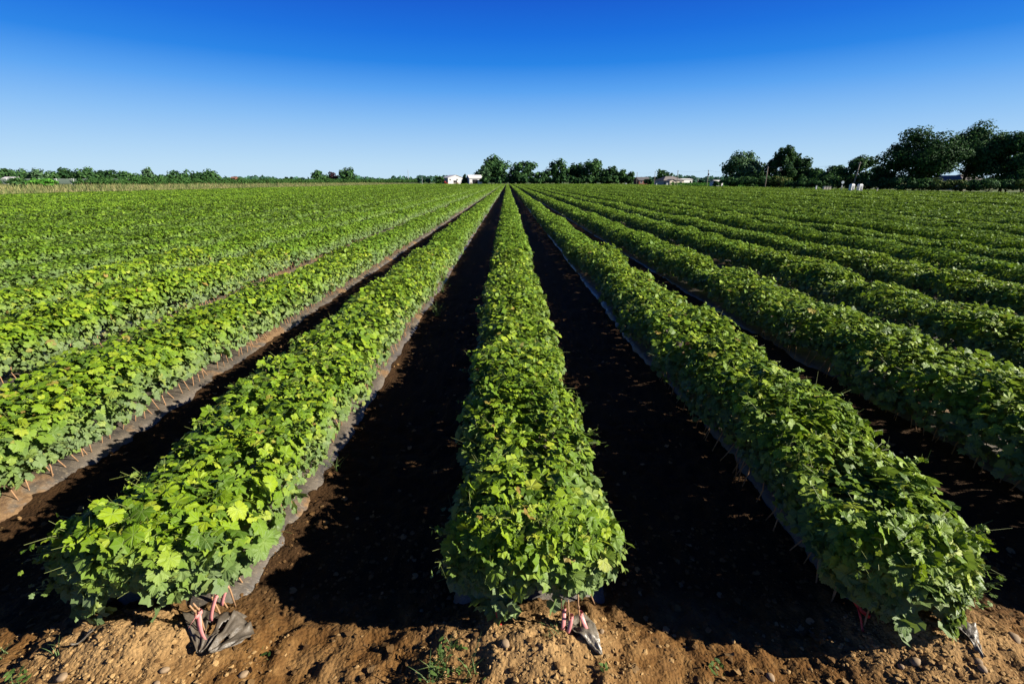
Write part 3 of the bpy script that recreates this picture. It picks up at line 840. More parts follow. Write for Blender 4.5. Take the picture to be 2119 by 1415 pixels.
# orchard: rows of small trees beyond the grass
om = []
for k in range(5):
    v, f, C = crown(4.8, 3.4, 1000 + k, .34, 800, 'round')
    om.append(new_mesh("crown", v, f, MT['orchard']))
tb = MB(); tb.tube([(0, 0, -.1), (0, 0, .8), (.1, 0, 1.6)], [.09, .07, .04], 6)
tmesh = tb.mesh("trunk", M_BARK)
rs = random.Random(21)
def orchard_tree(x, y, s):
    s *= .66 + .0006 * (y - 140)
    o = link("orchard_tree", None, loc=(x, y, float(land_z(x, y)) - .1), rot=(0, 0, rs.uniform(0, 6.28)), scale=(s * 1.25, s * 1.25, s * rs.uniform(.82, 1.12)),
             label="small round orchard tree in the dark green block beyond the tall grass", category="tree", group="orchard trees beyond the grass")
    link("crown", om[rs.randrange(5)], o, loc=(0, 0, .45)); link("trunk", tmesh, o)
for r_, x0 in enumerate((-110, -116, -122)):
    y = 140 + r_ * 3
    while y < 760:
        orchard_tree(x0 + rs.uniform(-.5, .5), y, rs.uniform(.85, 1.08) * (1 if y < 300 else 1.12))
        y += (3.9 if r_ == 0 else 6) if y < 300 else 8.5
for x_ in np.arange(-128, -200, -4.3):
    orchard_tree(x_, 141 + rs.uniform(-1, 1) - (x_ + 110) * .15, rs.uniform(.85, 1.05))
# far treeline along the horizon: one mass
rng = np.random.default_rng(77)
n = 9000
ang = rng.uniform(-.86, .80, n); dist = rng.uniform(900, 1150, n)
hx = np.abs(noise2(ang * 60, ang * 0, 5)) * 6 + noise2(ang * 300, ang * 0, 6) * 3 + 4.5
P = np.stack([np.sin(ang) * dist, np.cos(ang) * dist, rng.uniform(0, 1, n) ** .7 * hx], 1)
v, f, _ = scatter([CARD], P, rng.normal(0, 1, (n, 3)) + [.3, -.6, .6], rng.normal(0, 1, (n, 3)), rng.uniform(3, 6, n), rng)
link("distant_woodland", new_mesh("distant_woodland", v, f, MT['blue']), kind="stuff", label="thin blue-green line of far woods along the horizon", category="woodland")

# ------------------------------------------------------------------ tall grass, hedge rows beyond the road
def blades(n, xf, yf, h0, h1, w, mat, name, seed, lean=.25):
    rng = np.random.default_rng(seed)
    X, Y = xf(rng, n), yf(rng, n)
    Z = land_z(X, Y) - .08
    h = rng.uniform(h0, h1, n) * (.75 + .5 * noise2(X / 2.5, Y / 2.5, seed))
    a = rng.uniform(0, math.pi, n); dx, dy = np.cos(a) * w, np.sin(a) * w
    lx, ly = rng.normal(0, lean, n) * h, rng.normal(0, lean, n) * h
    V = np.stack([np.stack([X - dx, Y - dy, Z], 1), np.stack([X + dx, Y + dy, Z], 1), np.stack([X + lx * .4 + dx, Y + ly * .4 + dy, Z + h * .6], 1),
                  np.stack([X + lx * .4 - dx, Y + ly * .4 - dy, Z + h * .6], 1), np.stack([X + lx, Y + ly, Z + h], 1)], 1).reshape(-1, 3)
    b = (np.arange(n) * 5)[:, None]
    T = np.array([[0, 1, 2], [0, 2, 3], [3, 2, 4]])
    return new_mesh(name, V, (T[None] + b[:, :, None]).reshape(-1, 3), mat)
M_STRAW = leaf_material("dry_grass", [(0, (.10, .12, .035)), (.35, (.22, .21, .075)), (.7, (.34, .29, .13)), (1, (.42, .36, .19))], None, (.3, .28, .1), .25, False, .7, .1,
                        patch=(.16, (.12, .18, .05), .95))
M_WEED = leaf_material("green_weed", [(0, (.05, .10, .02)), (.5, (.09, .16, .03)), (1, (.14, .22, .05))], None, (.14, .22, .03), .3, False, .6, .2)
link("tall_grass", blades(30000, lambda r, n: FX0 - 1.0 - 45 * r.random(n) ** 1.3, lambda r, n: 45 + 330 * r.random(n) ** 1.7, .45, 1.15, .05, M_STRAW, "tall_grass", 31), kind="stuff",
     label="strip of tall dry straw-coloured grass left of the vine field", category="grass")
link("verge_grass", blades(9000, lambda r, n: FX1 + .4 + 8 * r.random(n), lambda r, n: 60 + 300 * r.random(n) ** 1.5, .1, .35, .05, M_WEED, "verge_grass", 32, .3), kind="stuff",
     label="short green verge grass along the far right side of the field", category="grass")

# asphalt road along the right side
M_ROAD = simple("asphalt", (.055, .055, .055), .9, .2, .2, 3)
m = MB(); m.box((FX1 + 13, 240, -.03), (7.0, 560, .06))
link("road", m.mesh("road", M_ROAD), kind="structure")

# vineyard rows beyond the road (lit tops, dark faces)
for k, (xa, Yr) in enumerate([(FX1 + 20, 0), (FX1 + 23, 1), (FX1 + 26, 2)]):
    rng = np.random.default_rng(500 + k)
    n = 5200
    y = rng.uniform(150, 360, n); hh = 1.25
    P = np.stack([xa + rng.normal(0, .28, n), y, .2 + hh * rng.random(n) ** .7], 1)
    v, f, _ = scatter([CARD], P, rng.normal(0, .6, (n, 3)) + [0, -.2, .8], rng.normal(0, 1, (n, 3)), rng.uniform(.2, .42, n), rng)
    o = link("trellised_vine_row", None, loc=(0, 0, 0), label=["low green vine row beyond the road, the one nearest to it", "low green vine row beyond the road, the middle one", "low green vine row beyond the road, the one farthest back"][k],
             category="vine row", group="vine rows beyond the road")
    link("foliage", new_mesh("foliage", v, f, MT['bright']), o, kind="stuff")
    pm = MB()
    for q in np.arange(150, 361, 7): pm.box((xa, q, .65), (.08, .08, 1.5))
    link("trellis_posts", pm.mesh("trellis_posts", M_BARK), o, kind="stuff")

# ------------------------------------------------------------------ poles, wire, mast
M_POLE = simple("weathered_pole", (.22, .19, .16), .9, .1, .3, 2)
M_METAL = simple("grey_metal", (.30, .31, .32), .5, .4, .1, 2)
M_WHITE = simple("white_paint", (.78, .78, .76), .6, .3, .06, 2)
PX = FX1 + 7
POLES = [(1771, 381, 1781.7, 335, "leaning bare wooden pole behind the two white booths"), (1587, 388, 1594, 345, "tallest wooden pole, before the dark peaked tree"),
         (1527, 387, 1531.5, 353, "wooden pole in front of the silvery round tree"), (1465, 385, 1467, 352, "wooden pole with a small transformer, left of the silvery tree"),
         (1402, 383, 1403.5, 353, "slim pole over the right side of the hip-roofed house"), (1355, 382, 1355.6, 355, "slim pole left of the hip-roofed house"),
         (1318, 382, 1318.5, 357, "thin pole at the right end of the central clump"), (1444.5, 381, 1445.5, 368, "short pale far pole left of the transformer pole")]
YP = [112, 148, 176, 192, 226, 260, 296, 330]
tops = []
for (xb, yb, xt, yt, lb), Y in zip(POLES, YP):
    bx_, tx_ = at(xb, 376, Y)[0], at(xt, 376, Y)[0]
    zt = at(xt, yt, Y)[2]
    # the picture's own perspective spreads verticals; keep only the lean that is left over
    lean = 0.55 if Y == 112 else 0.0
    o = link("utility_pole", None, loc=(bx_, Y, 0), label=lb, category="utility pole", group="poles along the road")
    m = MB(); m.tube([(0, 0, -.3), (lean * .5, 0, zt / 2), (lean, 0, zt)], [.16, .14, .11], 8)
    link("shaft", m.mesh("shaft", M_POLE, True), o)
    m = MB(); m.box((lean, 0, zt - .35), (.12, 1.1, .1)); link("crossarm", m.mesh("crossarm", M_POLE), o)
    for sgn in (-1, 1):
        m = MB(); m.tube([(lean, sgn * .45, zt - .3), (lean, sgn * .45, zt - .12)], [.05, .035], 6); link("insulator", m.mesh("insulator", M_METAL), o)
    if "transformer" in lb:
        m = MB(); m.tube([(.3, 0, zt - 2.0), (.3, 0, zt - 1.2)], [.22, .22], 10); link("transformer", m.mesh("transformer", M_METAL, False), o)
    tops.append((bx_ + lean, Y, zt - .1))
for k in range(6):
    a, b = Vector(tops[k]), Vector(tops[k + 1])
    m = MB(); pts = []
    for j in range(9):
        t = j / 8; p = a.lerp(b, t); p.z -= 1.0 * (1 - (2 * t - 1) ** 2) * .6; pts.append(p)
    m.tube(pts, .012, 4)
    link("overhead_wire", m.mesh("overhead_wire", M_METAL), label="thin wire slung between neighbouring roadside poles", category="wire", group="wires between the poles")
X, Y, Z = at(844.5, 352, 640)
m = MB(); m.tube([(0, 0, 0), (0, 0, Z)], [.35, .22], 6)
mast = link("radio_mast", None, loc=(X, Y, 0), label="thin grey mast alone on the horizon left of the white sheds", category="mast")
link("shaft", m.mesh("shaft", M_METAL), mast)
m = MB()
for k in range(1, 6): m.box((0, 0, Z * k / 6), (1.1, .1, .1))
link("brackets", m.mesh("brackets", M_METAL), mast)
X, Y, Z = at(873.5, 366, 300)
m = MB(); m.tube([(0, 0, 0), (0, 0, Z)], [.12, .1], 6)
o = link("utility_pole", None, loc=(X, Y, 0), label="short slim pole standing against the hedge between mast and sheds", category="utility pole")
link("shaft", m.mesh("shaft", M_METAL), o)
m = MB(); m.box((0, 0, Z - .3), (1.0, .1, .1)); link("crossarm", m.mesh("crossarm", M_METAL), o)

# ------------------------------------------------------------------ buildings
M_WALLW = simple("white_cladding", (.62, .62, .61), .7, .2, .05, .5)
M_ROOFG = simple("grey_shingle", (.20, .18, .175), .9, .1, .18, 2)
M_ROOFM = simple("metal_roof", (.62, .60, .58), .5, .3, .1, 1)
M_ROOFB = simple("blue_grey_roof", (.115, .11, .115), .9, .1, .15, 2)
M_DARK = simple("dark_opening", (.012, .012, .014), .8, .1, .1, 1)
M_GLASS = simple("window_glass", (.03, .04, .05), .15, .5, .1, 1)
M_BRICK = simple("red_brick", (.20, .095, .07), .9, .1, .2, 3)
M_CREAM = simple("cream_wall", (.54, .48, .38), .8, .2, .06, 1)
M_RED = simple("red_paint", (.45, .05, .03), .5, .4, .1, 2)
M_WOOD = simple("crate_wood", (.36, .24, .13), .85, .1, .25, 4)

def prism(m, w, d, z0, z1, zr, ridge='y', hip=0.0, over=0.0, mi=0):
    """gable or hip roof solid on a w x d plan, centred on the origin"""
    w, d = w / 2 + over, d / 2 + over
    if ridge == 'y':
        v = [(-w, -d, z1), (w, -d, z1), (w, d, z1), (-w, d, z1), (0, -d + hip, zr), (0, d - hip, zr)]
        f = [(0, 1, 4), (1, 2, 5, 4), (2, 3, 5), (3, 0, 4, 5), (3, 2, 1, 0)]
    else:
        v = [(-w, -d, z1), (w, -d, z1), (w, d, z1), (-w, d, z1), (-w + hip, 0, zr), (w - hip, 0, zr)]
        f = [(0, 1, 5, 4), (1, 2, 5), (2, 3, 4, 5), (3, 0, 4), (3, 2, 1, 0)]
    m.add(v, f, mi)

def building(name, label, cat, X, Y, w, d, eave, ridge_z, wall, roof, ridge='y', hip=0.0, rz=0.0, openings=(), chimney=None, gz=0.0):
    o = link(name, None, loc=(X, Y, gz), rot=(0, 0, rz), label=label, category=cat)
    m = MB(); m.box((0, 0, eave / 2 - .2), (w, d, eave + .4))
    if hip == 0: prism(m, w, d, 0, eave + .003, ridge_z - .06, ridge)
    link("wall", m.mesh("wall", wall), o)
    m = MB(); prism(m, w, d, 0, eave + (.02 if hip else .10), ridge_z + .08, ridge, hip, .45 if hip else .35)
    if hip == 0:
        # open gable: two thick slopes instead of a solid
        m = MB(); hw = w / 2 if ridge == 'y' else d / 2; hd = (d / 2 if ridge == 'y' else w / 2) + .35
        sl = (ridge_z - eave) / hw; t = .14; e = .4
        for s_ in (-1, 1):
            pts = [(s_ * (hw + e), eave - sl * e), (0, ridge_z), (0, ridge_z + t), (s_ * (hw + e), eave - sl * e + t)]
            vs = [((a, -hd, b) if ridge == 'y' else (-hd, a, b)) for a, b in pts] + [((a, hd, b) if ridge == 'y' else (hd, a, b)) for a, b in pts]
            m.add(vs, [(0, 1, 2, 3), (7, 6, 5, 4), (0, 4, 5, 1), (1, 5, 6, 2), (2, 6, 7, 3), (3, 7, 4, 0)])
    r = link("roof", m.mesh("roof", roof), o)
    if chimney:
        m = MB(); m.box((chimney[0], chimney[1], ridge_z), (.7, .7, 1.5)); link("chimney", m.mesh("chimney", M_BRICK), r)
    for (kind, x, z, ww, hh) in openings:
        m = MB()
        m.box((x, -d / 2 - .01, z), (ww, .10, hh))
        if kind == 'window':
            fr = MB(); t = .09
            for (cx_, cz_, sx_, sz_) in ((0, hh / 2 + t / 2, ww + 2 * t, t), (0, -hh / 2 - t / 2, ww + 2 * t, t), (-ww / 2 - t / 2, 0, t, hh), (ww / 2 + t / 2, 0, t, hh)):
                fr.box((x + cx_, -d / 2 - .03, z + cz_), (sx_, .14, sz_))
            f_ = link("window", fr.mesh("window", M_WHITE), o)
            link("pane", m.mesh("pane", M_GLASS), f_)
        else:
            link("door", m.mesh("door", M_DARK), o)
    return o

X, Y, Z = at(938.5, 362.5, 360)
building("farm_shed", "white gabled shed with two small windows and a dark doorway at the field's end", "shed", X - 1, 364, 11.6, 13, 4.6, Z, M_WALLW, M_ROOFM, rz=.45,
         openings=[('window', -4.2, 3.4, .9, .9), ('window', .9, 3.4, .9, .9), ('door', -.5, 1.35, 2.6, 2.9)])
X, Y, Z = at(981, 362.5, 346)
building("farm_shed", "long low white shed with a dark open bay between the evergreen and the trees", "shed", X, 349, 9.0, 7, 4.4, Z, M_WALLW, M_ROOFM, ridge='x', rz=.35,
         openings=[('door', -.6, 1.9, 3.6, 3.2)])
m = MB(); X, Y, Z = at(923, 376, 346)
tr = link("red_tractor", None, loc=(X, 346, 0), label="small red tractor parked left of the gabled shed's doorway", category="tractor")
m.box((0, 0, 1.05), (2.4, 1.0, .8)); m.box((-.6, 0, 1.9), (1.0, 1.0, 1.0)); link("body", m.mesh("body", M_RED), tr)
for dx, r_ in ((-.7, .75), (.9, .45)):
    for sy in (-.65, .65):
        m = MB(); m.tube([(dx, sy - .15, r_), (dx, sy + .15, r_)], [r_, r_], 14); link("wheel", m.mesh("wheel", M_DARK), tr)
for k, (px, w_, lb) in enumerate([(941, 1.5, "pale wooden bin right of the gabled shed's doorway, the taller one"), (946.5, 1.2, "small wooden bin at the right corner of the gabled shed"),
                                  (974, 1.5, "wooden bin standing before the open bay of the long shed")]):
    X, Y, Z = at(px, 376, 345)
    o = link("wooden_bin", None, loc=(X, 345, 0), label=lb, category="bin", group="bins by the sheds")
    for sx, sy, lx, ly in ((0, -.6, w_, .06), (0, .6, w_, .06), (-w_ / 2 + .03, 0, .06, 1.14), (w_ / 2 - .03, 0, .06, 1.14)):
        m = MB(); m.box((sx, sy, .75 + .12 * (k == 0)), (lx, ly, 1.5)); link("side_panel", m.mesh("side_panel", M_WOOD if k else M_CREAM), o)
    m = MB(); m.box((0, 0, .06), (w_ - .1, 1.1, .1)); link("floor_panel", m.mesh("floor_panel", M_WOOD), o)

X, Y, Z = at(1391, 365.3, 292)
building("house", "bungalow with a wide grey hip roof and cream gable seen over the vines", "house", X, 296, 13.2, 10, 2.7, Z, M_CREAM, M_ROOFG, ridge='x', hip=4.6, rz=.25,
         openings=[('window', 4.6, 1.7, 1.2, 1.0), ('window', -5.2, 1.7, .9, 1.0)])
X2, Y2, Z2 = at(1389, 371.5, 288)
building("house_porch", "small cream-gabled porch projecting before the grey hip-roofed bungalow", "porch", X2, 287.5, 4.2, 4.6, 2.4, Z2, M_CREAM, M_ROOFG, rz=.25, openings=[('door', 0, 1.1, 1.1, 2.1)])
X, Y, Z = at(1333, 367, 330)
building("house", "red brick house with a blue-grey roof half hidden by trees", "house", X, 334, 8.0, 8, 2.9, Z, M_BRICK, M_ROOFB, ridge='x', hip=0, rz=.2,
         openings=[('window', -2.3, 1.8, 1.1, 1.1), ('window', 2.0, 1.8, 1.1, 1.1)])
X, Y, Z = at(1423, 370, 390)
building("farm_building", "far long white building between the bungalow and the poles", "building", X, 396, 9, 8, 3.6, Z, M_WALLW, M_WALLW, ridge='x', rz=.35, openings=[('door', 3, 1.4, 1.5, 2.4)])
X, Y, Z = at(1493, 373.5, 210)
building("farm_building", "small white building peeping out left of the silvery round tree", "building", X, 214, 3.4, 4, 2.2, Z, M_WALLW, M_WALLW, ridge='x', rz=.3, openings=[('door', .6, 1.0, .8, 1.7)])
tree_px("bush", "round nearly black bush at the foot of the silvery tree's left side", 1478, 1494, 373.5, 200, 'dark', 'shrub', 950, cat="bush", low=0)
X, Y, Z = at(2022, 361, 136)
building("house", "grey-roofed house glimpsed beneath the far right trees", "house", X, 139, 5.5, 7, 2.5, Z, M_CREAM, M_ROOFG, ridge='x', hip=2.2, openings=[('window', 1.0, 1.6, 1.1, .9)], chimney=(1.5, 0))
X, Y, Z = at(1985, 364, 140)
building("garage", "low grey-walled garage at the left of the house beneath the far right trees", "garage", X, 143, 4.5, 6, 2.3, Z, M_ROOFG, M_ROOFG, openings=[('door', 0, 1.0, 2.4, 1.9)])
X, Y, Z = at(23, 363, 300)
building("barn", "long low barn with a white roof on the far left skyline", "barn", X, 303, 6.4, 6, Z - 2.5, Z - 1.7, M_METAL, M_ROOFM, ridge='x', rz=.2, gz=.7, openings=[('door', 2.2, 1.2, 1.6, 2.2)])
X, Y, Z = at(482, 364, 420)
building("house", "tiny red-roofed house on the horizon over the orchard", "house", X, 424, 3.8, 5, Z - 2.6, Z - 1.5, M_BRICK, M_BRICK, ridge='x', gz=.7, openings=[('window', 0, 2.8, .9, .9)])

tree_px("bush", "green bush covering the right half of the red brick house", 1334, 1352, 368, 322, 'mid', 'shrub', 951, cat="bush", low=0)
# netted vineyard strip, far left
M_NET = simple("grey_green_net", (.17, .22, .17), .8, .1, .2, .6)
for k in range(3):
    Yn = 262 + k * 9
    xs_ = np.linspace(-330, -205, 90)
    v = []; zt = 2.55 + .12 * k + .12 * np.abs(np.sin(xs_ * .55))
    V = np.concatenate([np.stack([xs_, xs_ * 0 + Yn + oy, zz + .7], 1) for oy, zz in ((-.9, xs_ * 0 + .3), (-.45, zt - .35), (0, zt), (.45, zt - .35), (.9, xs_ * 0 + .3))])
    a = (np.arange(4)[:, None] * 90 + np.arange(89)[None]).ravel()
    o = link("netted_vine_row", None, label=["front row of pale netting-covered vines on the far left, before the skyline trees", "middle row of netting-covered vines on the far left", "rear row of netting-covered vines on the far left"][k],
             category="netted vine row", group="netted vine rows")
    link("netting", new_mesh("netting", V, np.stack([a, a + 1, a + 91, a + 90], 1), M_NET, smooth=True), o)
    pm = MB()
    for q in xs_[::6]: pm.box((q, Yn - 1.0, 2.2), (.16, .12, 2.9))
    link("end_posts", pm.mesh("end_posts", M_WHITE), o, kind="stuff")

# ------------------------------------------------------------------ roadside odds and ends on the right
def booth(px, Y, w, h, label):
    X = at(px, 376, Y)[0]
    o = link("white_booth", None, loc=(X, Y, 0), rot=(0, 0, .12), label=label, category="booth", group="white booths by the road")
    m = MB(); m.box((0, 0, h / 2), (w, w, h)); link("body", m.mesh("body", M_WHITE), o)
    m = MB(); m.add([(-w * .56, -w * .56, h), (w * .56, -w * .56, h), (w * .56, w * .56, h), (-w * .56, w * .56, h), (-w * .3, -w * .3, h + .22), (w * .3, -w * .3, h + .22), (w * .3, w * .3, h + .22), (-w * .3, w * .3, h + .22)],
          [(0, 1, 5, 4), (1, 2, 6, 5), (2, 3, 7, 6), (3, 0, 4, 7), (4, 5, 6, 7), (3, 2, 1, 0)]); link("roof", m.mesh("roof", M_WHITE), o)
    m = MB(); m.box((.12 * w, -w / 2 - .012, h * .52), (w * .42, .03, h * .72)); d = link("door", m.mesh("door", M_METAL), o)
    m = MB(); m.box((.3 * w, -w / 2 - .05, h * .5), (.03, .04, .18)); link("handle", m.mesh("handle", M_DARK), d)
booth(1769.5, 86, .58, 1.52, "left one of two white roadside booths, at the foot of the leaning pole")
booth(1786.5, 86, .60, 1.50, "right one of two white roadside booths beside the leaning pole")
X, Y, Z = at(1748, 377, 92)
o = link("round_sign", None, loc=(X, 92, 0), label="small round sign on a thin post left of the white booths", category="sign")
m = MB(); m.tube([(0, 0, 0), (0, 0, Z)], .04, 6); link("post", m.mesh("post", M_METAL), o)
m = MB(); m.tube([(0, -.03, Z - .05), (0, -.07, Z - .05)], [.26, .26], 20); link("sign_plate", m.mesh("sign_plate", simple("sign_grey", (.55, .62, .66), .5, .3, .05, 1)), o)
m = MB(); m.box((0, -.05, Z - .75), (.12, .03, .3)); link("lower_plate", m.mesh("lower_plate", M_WHITE), o)
for px, py, Y, w_, lb in [(1693.5, 383.5, 105, .22, "small white marker post at the left end of the green verge strip"), (1821.5, 389, 84, .16, "short cream marker post right of the white booths"),
                          (1381.5, 378, 240, .7, "white box-like marker in front of the hip-roofed bungalow"), (1359.5, 379, 258, .5, "small pale marker left of the bungalow at its pole's foot"),
                          (1296, 378.7, 330, .9, "white marker at the right end of the central clump"), (1484.5, 383.5, 172, .25, "tiny yellow-white marker post at the field edge before the dark bush")]:
    X, _, Z = at(px, py, Y)
    o = link("marker_post", None, loc=(X, Y, 0), label=lb, category="marker post", group="marker posts at the field edge")
    m = MB(); m.box((0, 0, (Z - .15) / 2), (w_, w_ * .8, Z - .15)); link("post", m.mesh("post", M_WHITE if "cream" not in lb else M_CREAM), o)
    m = MB(); m.box((0, 0, Z - .10), (w_ * 1.15, w_ * .95, .10)); link("cap", m.mesh("cap", M_METAL), o)
for k, (px, lb) in enumerate([(1710, "leftmost of the low pale hives on the verge left of the round sign"), (1715.5, "second of the low pale hives on the verge"), (1721, "rightmost of the low pale hives on the verge")]):
    X, _, Z = at(px, 386.5, 98)
    o = link("beehive", None, loc=(X, 98, 0), label=lb, category="box", group="low boxes on the verge")
    m = MB(); m.box((0, 0, Z / 2), (.38, .4, Z)); link("body", m.mesh("body", M_CREAM), o)
    m = MB(); m.box((0, 0, Z + .03), (.44, .46, .06)); link("lid", m.mesh("lid", M_METAL), o)

# ------------------------------------------------------------------ foreground: clods, stones, litter, torn film, tags, weeds
def blob(seed, sub=1, rough=.25):
    import bmesh
    bm = bmesh.new(); bmesh.ops.create_icosphere(bm, subdivisions=sub, radius=1)
    rs = random.Random(seed)
    for v in bm.verts: v.co *= 1 + rs.uniform(-rough, rough * .8)
    V = np.array([v.co[:] for v in bm.verts]); F = np.array([[v.index for v in f.verts] for f in bm.faces]); bm.free()
    return V, F
BL = [blob(k, 1, .42) for k in range(7)]
def scatter_blobs(name, X, Y, S, mat, seed, sink=.45, flat=.62):
    rng = np.random.default_rng(seed)
    n = len(X); Z = soil_z(X, Y)
    V, F = [], []; base = 0
    which = rng.integers(0, len(BL), n)
    for k, (bv, bf) in enumerate(BL):
        mm = np.where(which == k)[0]
        a = rng.uniform(0, 6.28, len(mm))
        sc = S[mm][:, None] * rng.uniform(.7, 1.2, (len(mm), 3)) * [1, 1, flat]
        vx = bv[None] * sc[:, None, :]
        x = vx[..., 0] * np.cos(a)[:, None] - vx[..., 1] * np.sin(a)[:, None]; y = vx[..., 0] * np.sin(a)[:, None] + vx[..., 1] * np.cos(a)[:, None]
        v = np.stack([x + X[mm][:, None], y + Y[mm][:, None], vx[..., 2] + Z[mm][:, None] + (S[mm] * (flat - sink))[:, None] * .5], -1)
        V.append(v.reshape(-1, 3)); F.append((bf[None] + (np.arange(len(mm)) * len(bv))[:, None, None] + base).reshape(-1, 3)); base += len(mm) * len(bv)
    return new_mesh(name, np.concatenate(V), np.concatenate(F), mat)
rng = np.random.default_rng(9)
n = 4200
Xc = row_x(rng.integers(-1, 2, n)) + rng.normal(0, .3, n); Yc = np.where(rng.random(n) < .75, rng.uniform(1.35, 1.85, n), rng.uniform(1.35, 1.7, n))
Sc = .003 + .011 * rng.random(n) ** 4
link("soil_clods", scatter_blobs("soil_clods", Xc, Yc, Sc, M_CLOD, 10), kind="stuff", label="loose crumbs of tan soil over the end of the beds", category="soil")
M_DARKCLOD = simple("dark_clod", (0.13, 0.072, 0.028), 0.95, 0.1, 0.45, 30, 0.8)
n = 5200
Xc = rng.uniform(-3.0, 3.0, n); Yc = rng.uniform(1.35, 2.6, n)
link("dark_clods", scatter_blobs("dark_clods", Xc, Yc, .0035 + .014 * rng.random(n) ** 3.6, M_DARKCLOD, 12), kind="stuff", label="darker crumbs of soil in and before the furrows", category="soil")
M_STONE = simple("field_stone", (.27, .19, .115), .8, .2, .2, 25, .3)
STV, STF = blob(77, 2, .12)
STONE = new_mesh("stone", STV, STF, M_STONE, smooth=True)
for px, py, s, lb in [(132, 1390, .021, "rounded pale stone on the soil at the lower left, left of the first mound"), (338, 1366, .017, "small round stone on the left tan mound"),
                      (322, 1398, .014, "small egg-shaped stone low on the left mound by the picture's bottom edge"), (1043, 1333, .019, "smooth buff stone near the top of the centre mound"),
                      (1241, 1316, .013, "pebble right of the centre row's torn film"), (1905, 1352, .023, "brown stone on the right mound under the leaves"),
                      (1872, 1370, .013, "pebble left of the brown stone on the right mound"), (2028, 1372, .019, "pale stone beside the strip of grey film, lower right"),
                      (2036, 1396, .017, "pale stone below the grey film strip, lower right"), (2103, 1332, .026, "largest pale stone, at the right picture edge"),
                      (1594, 1406, .018, "tan lump standing before the right furrow at the bottom edge"), (505, 1392, .020, "brown stone right of the left mound at the bottom edge")]:
    X, Y, _ = atz(px, py, .02)
    z = float(soil_z(X, Y)); X, Y, _ = atz(px, py, z)
    o = link("stone", STONE, loc=(X, Y, float(soil_z(X, Y)) + s * .25), rot=(random.Random(px).uniform(-.3, .3), .2, random.Random(px).uniform(0, 6)), scale=(s * 1.2, s, s * .75),
             label=lb, category="stone", group="stones on the bare soil")

# dead leaves and straw on the furrows
M_LITTER = leaf_material("dead_leaf", [(0, (.07, .035, .012)), (.5, (.17, .095, .035)), (1, (.32, .20, .09))], None, (.2, .1, .03), .1, False, .8, .1)
n = 1500
Xl = rng.uniform(-3.4, 3.4, n); Yl = 1.5 + 7 * rng.random(n) ** 1.6
lat = np.abs(((Xl - ROW_X0) / ROW_D) - np.round((Xl - ROW_X0) / ROW_D)) * ROW_D
k_ = lat > .42; Xl, Yl = Xl[k_], Yl[k_]; n = len(Xl)
P = np.stack([Xl, Yl, soil_z(Xl, Yl) + .012], 1)
v, f, _ = scatter(T_LOW, P, rng.normal(0, .35, (n, 3)) + [0, 0, 1], rng.normal(0, 1, (n, 3)), rng.uniform(.008, .026, n), rng)
link("leaf_litter", new_mesh("leaf_litter", v, f, M_LITTER), kind="stuff", label="brown dead leaves lying in the shaded furrows", category="litter")

# torn ends of the plastic film
M_DUSTY = simple("dusty_torn_film", (.105, .085, .062), .5, .4, .75, 34, .5)
def tatter(name_px, label, corners, apex, seed, nu=26, nv=16, hole=None, mat=None, wave=.012):
    """a gathered sheet: top edge through `corners` (pixel, height), gathered towards `apex`"""
    A = Vector(apex); C = [Vector(c) for c in corners]
    L = [0]
    for a, b in zip(C, C[1:]): L.append(L[-1] + (b - a).length)
    vs, fs, keep = [], [], []
    for j in range(nv + 1):
        t = j / nv
        for i in range(nu + 1):
            u = i / nu * L[-1]
            k = max(q for q in range(len(L) - 1) if L[q] <= u + 1e-9); w = (u - L[k]) / (L[k + 1] - L[k])
            top = C[k].lerp(C[k + 1], w)
            p = top.lerp(A, t ** .9 * .93)
            n_ = wave * .35 * (1.2 - t) * math.sin(i * 1.3 + seed + 2.5 * float(noise2(np.array(i / 3.0), np.array(j / 6.0), seed + 3))) + wave * 1.3 * float(noise2(np.array(i / 2.2), np.array(j / 3.5), seed) - .5) * 2
            base = float(soil_z(p.x, p.y)) + .012
            p.z = max(p.z, base) + n_ * .8 + .006
            vs.append(tuple(p))
    for j in range(nv):
        for i in range(nu):
            if hole and any(((i / nu - h[0]) / h[2]) ** 2 + ((j / nv - h[1]) / h[3]) ** 2 < 1 for h in hole): continue
            a = j * (nu + 1) + i; fs.append((a, a + 1, a + nu + 2, a + nu + 1))
    me = bpy.data.meshes.new("torn_film"); me.from_pydata(vs, [], fs); me.materials.append(mat or M_DUSTY)
    me.polygons.foreach_set('use_smooth', [True] * len(fs)); me.update()
    o = link("torn_film", me, label=label, category="plastic film", group="torn ends of the film")
    md = o.modifiers.new("thick", 'SOLIDIFY'); md.thickness = .0012
    return o
z1 = .10
tatter(0, "torn black plastic bunched to a knot at the left bed's end", [atz(378, 1262, z1 + .02), atz(408, 1256, z1), atz(450, 1262, z1 + .005), atz(486, 1262, z1), atz(512, 1270, .06)], atz(411, 1352, .09), 3,
       hole=[(.55, .34, .10, .22), (.82, .30, .07, .16)])
tatter(1, "flap of dusty plastic spreading right of the knotted left end", [atz(486, 1262, z1), atz(520, 1286, .05), atz(527, 1308, .04), atz(500, 1330, .05)], atz(428, 1350, .09), 8, nu=20, hole=[(.3, .55, .08, .14)])
M_CLEARISH = simple("shiny_grey_film", (.17, .145, .11), .38, .45, .5, 30, .6)
tatter(2, "shiny grey film stretched down the mound at the centre row's end", [atz(1150, 1296, z1 + .01), atz(1175, 1280, z1 + .02), atz(1205, 1268, z1 + .02), atz(1222, 1290, z1 - .02)], atz(1246, 1376, .04), 5, nu=18, mat=M_CLEARISH, wave=.007)
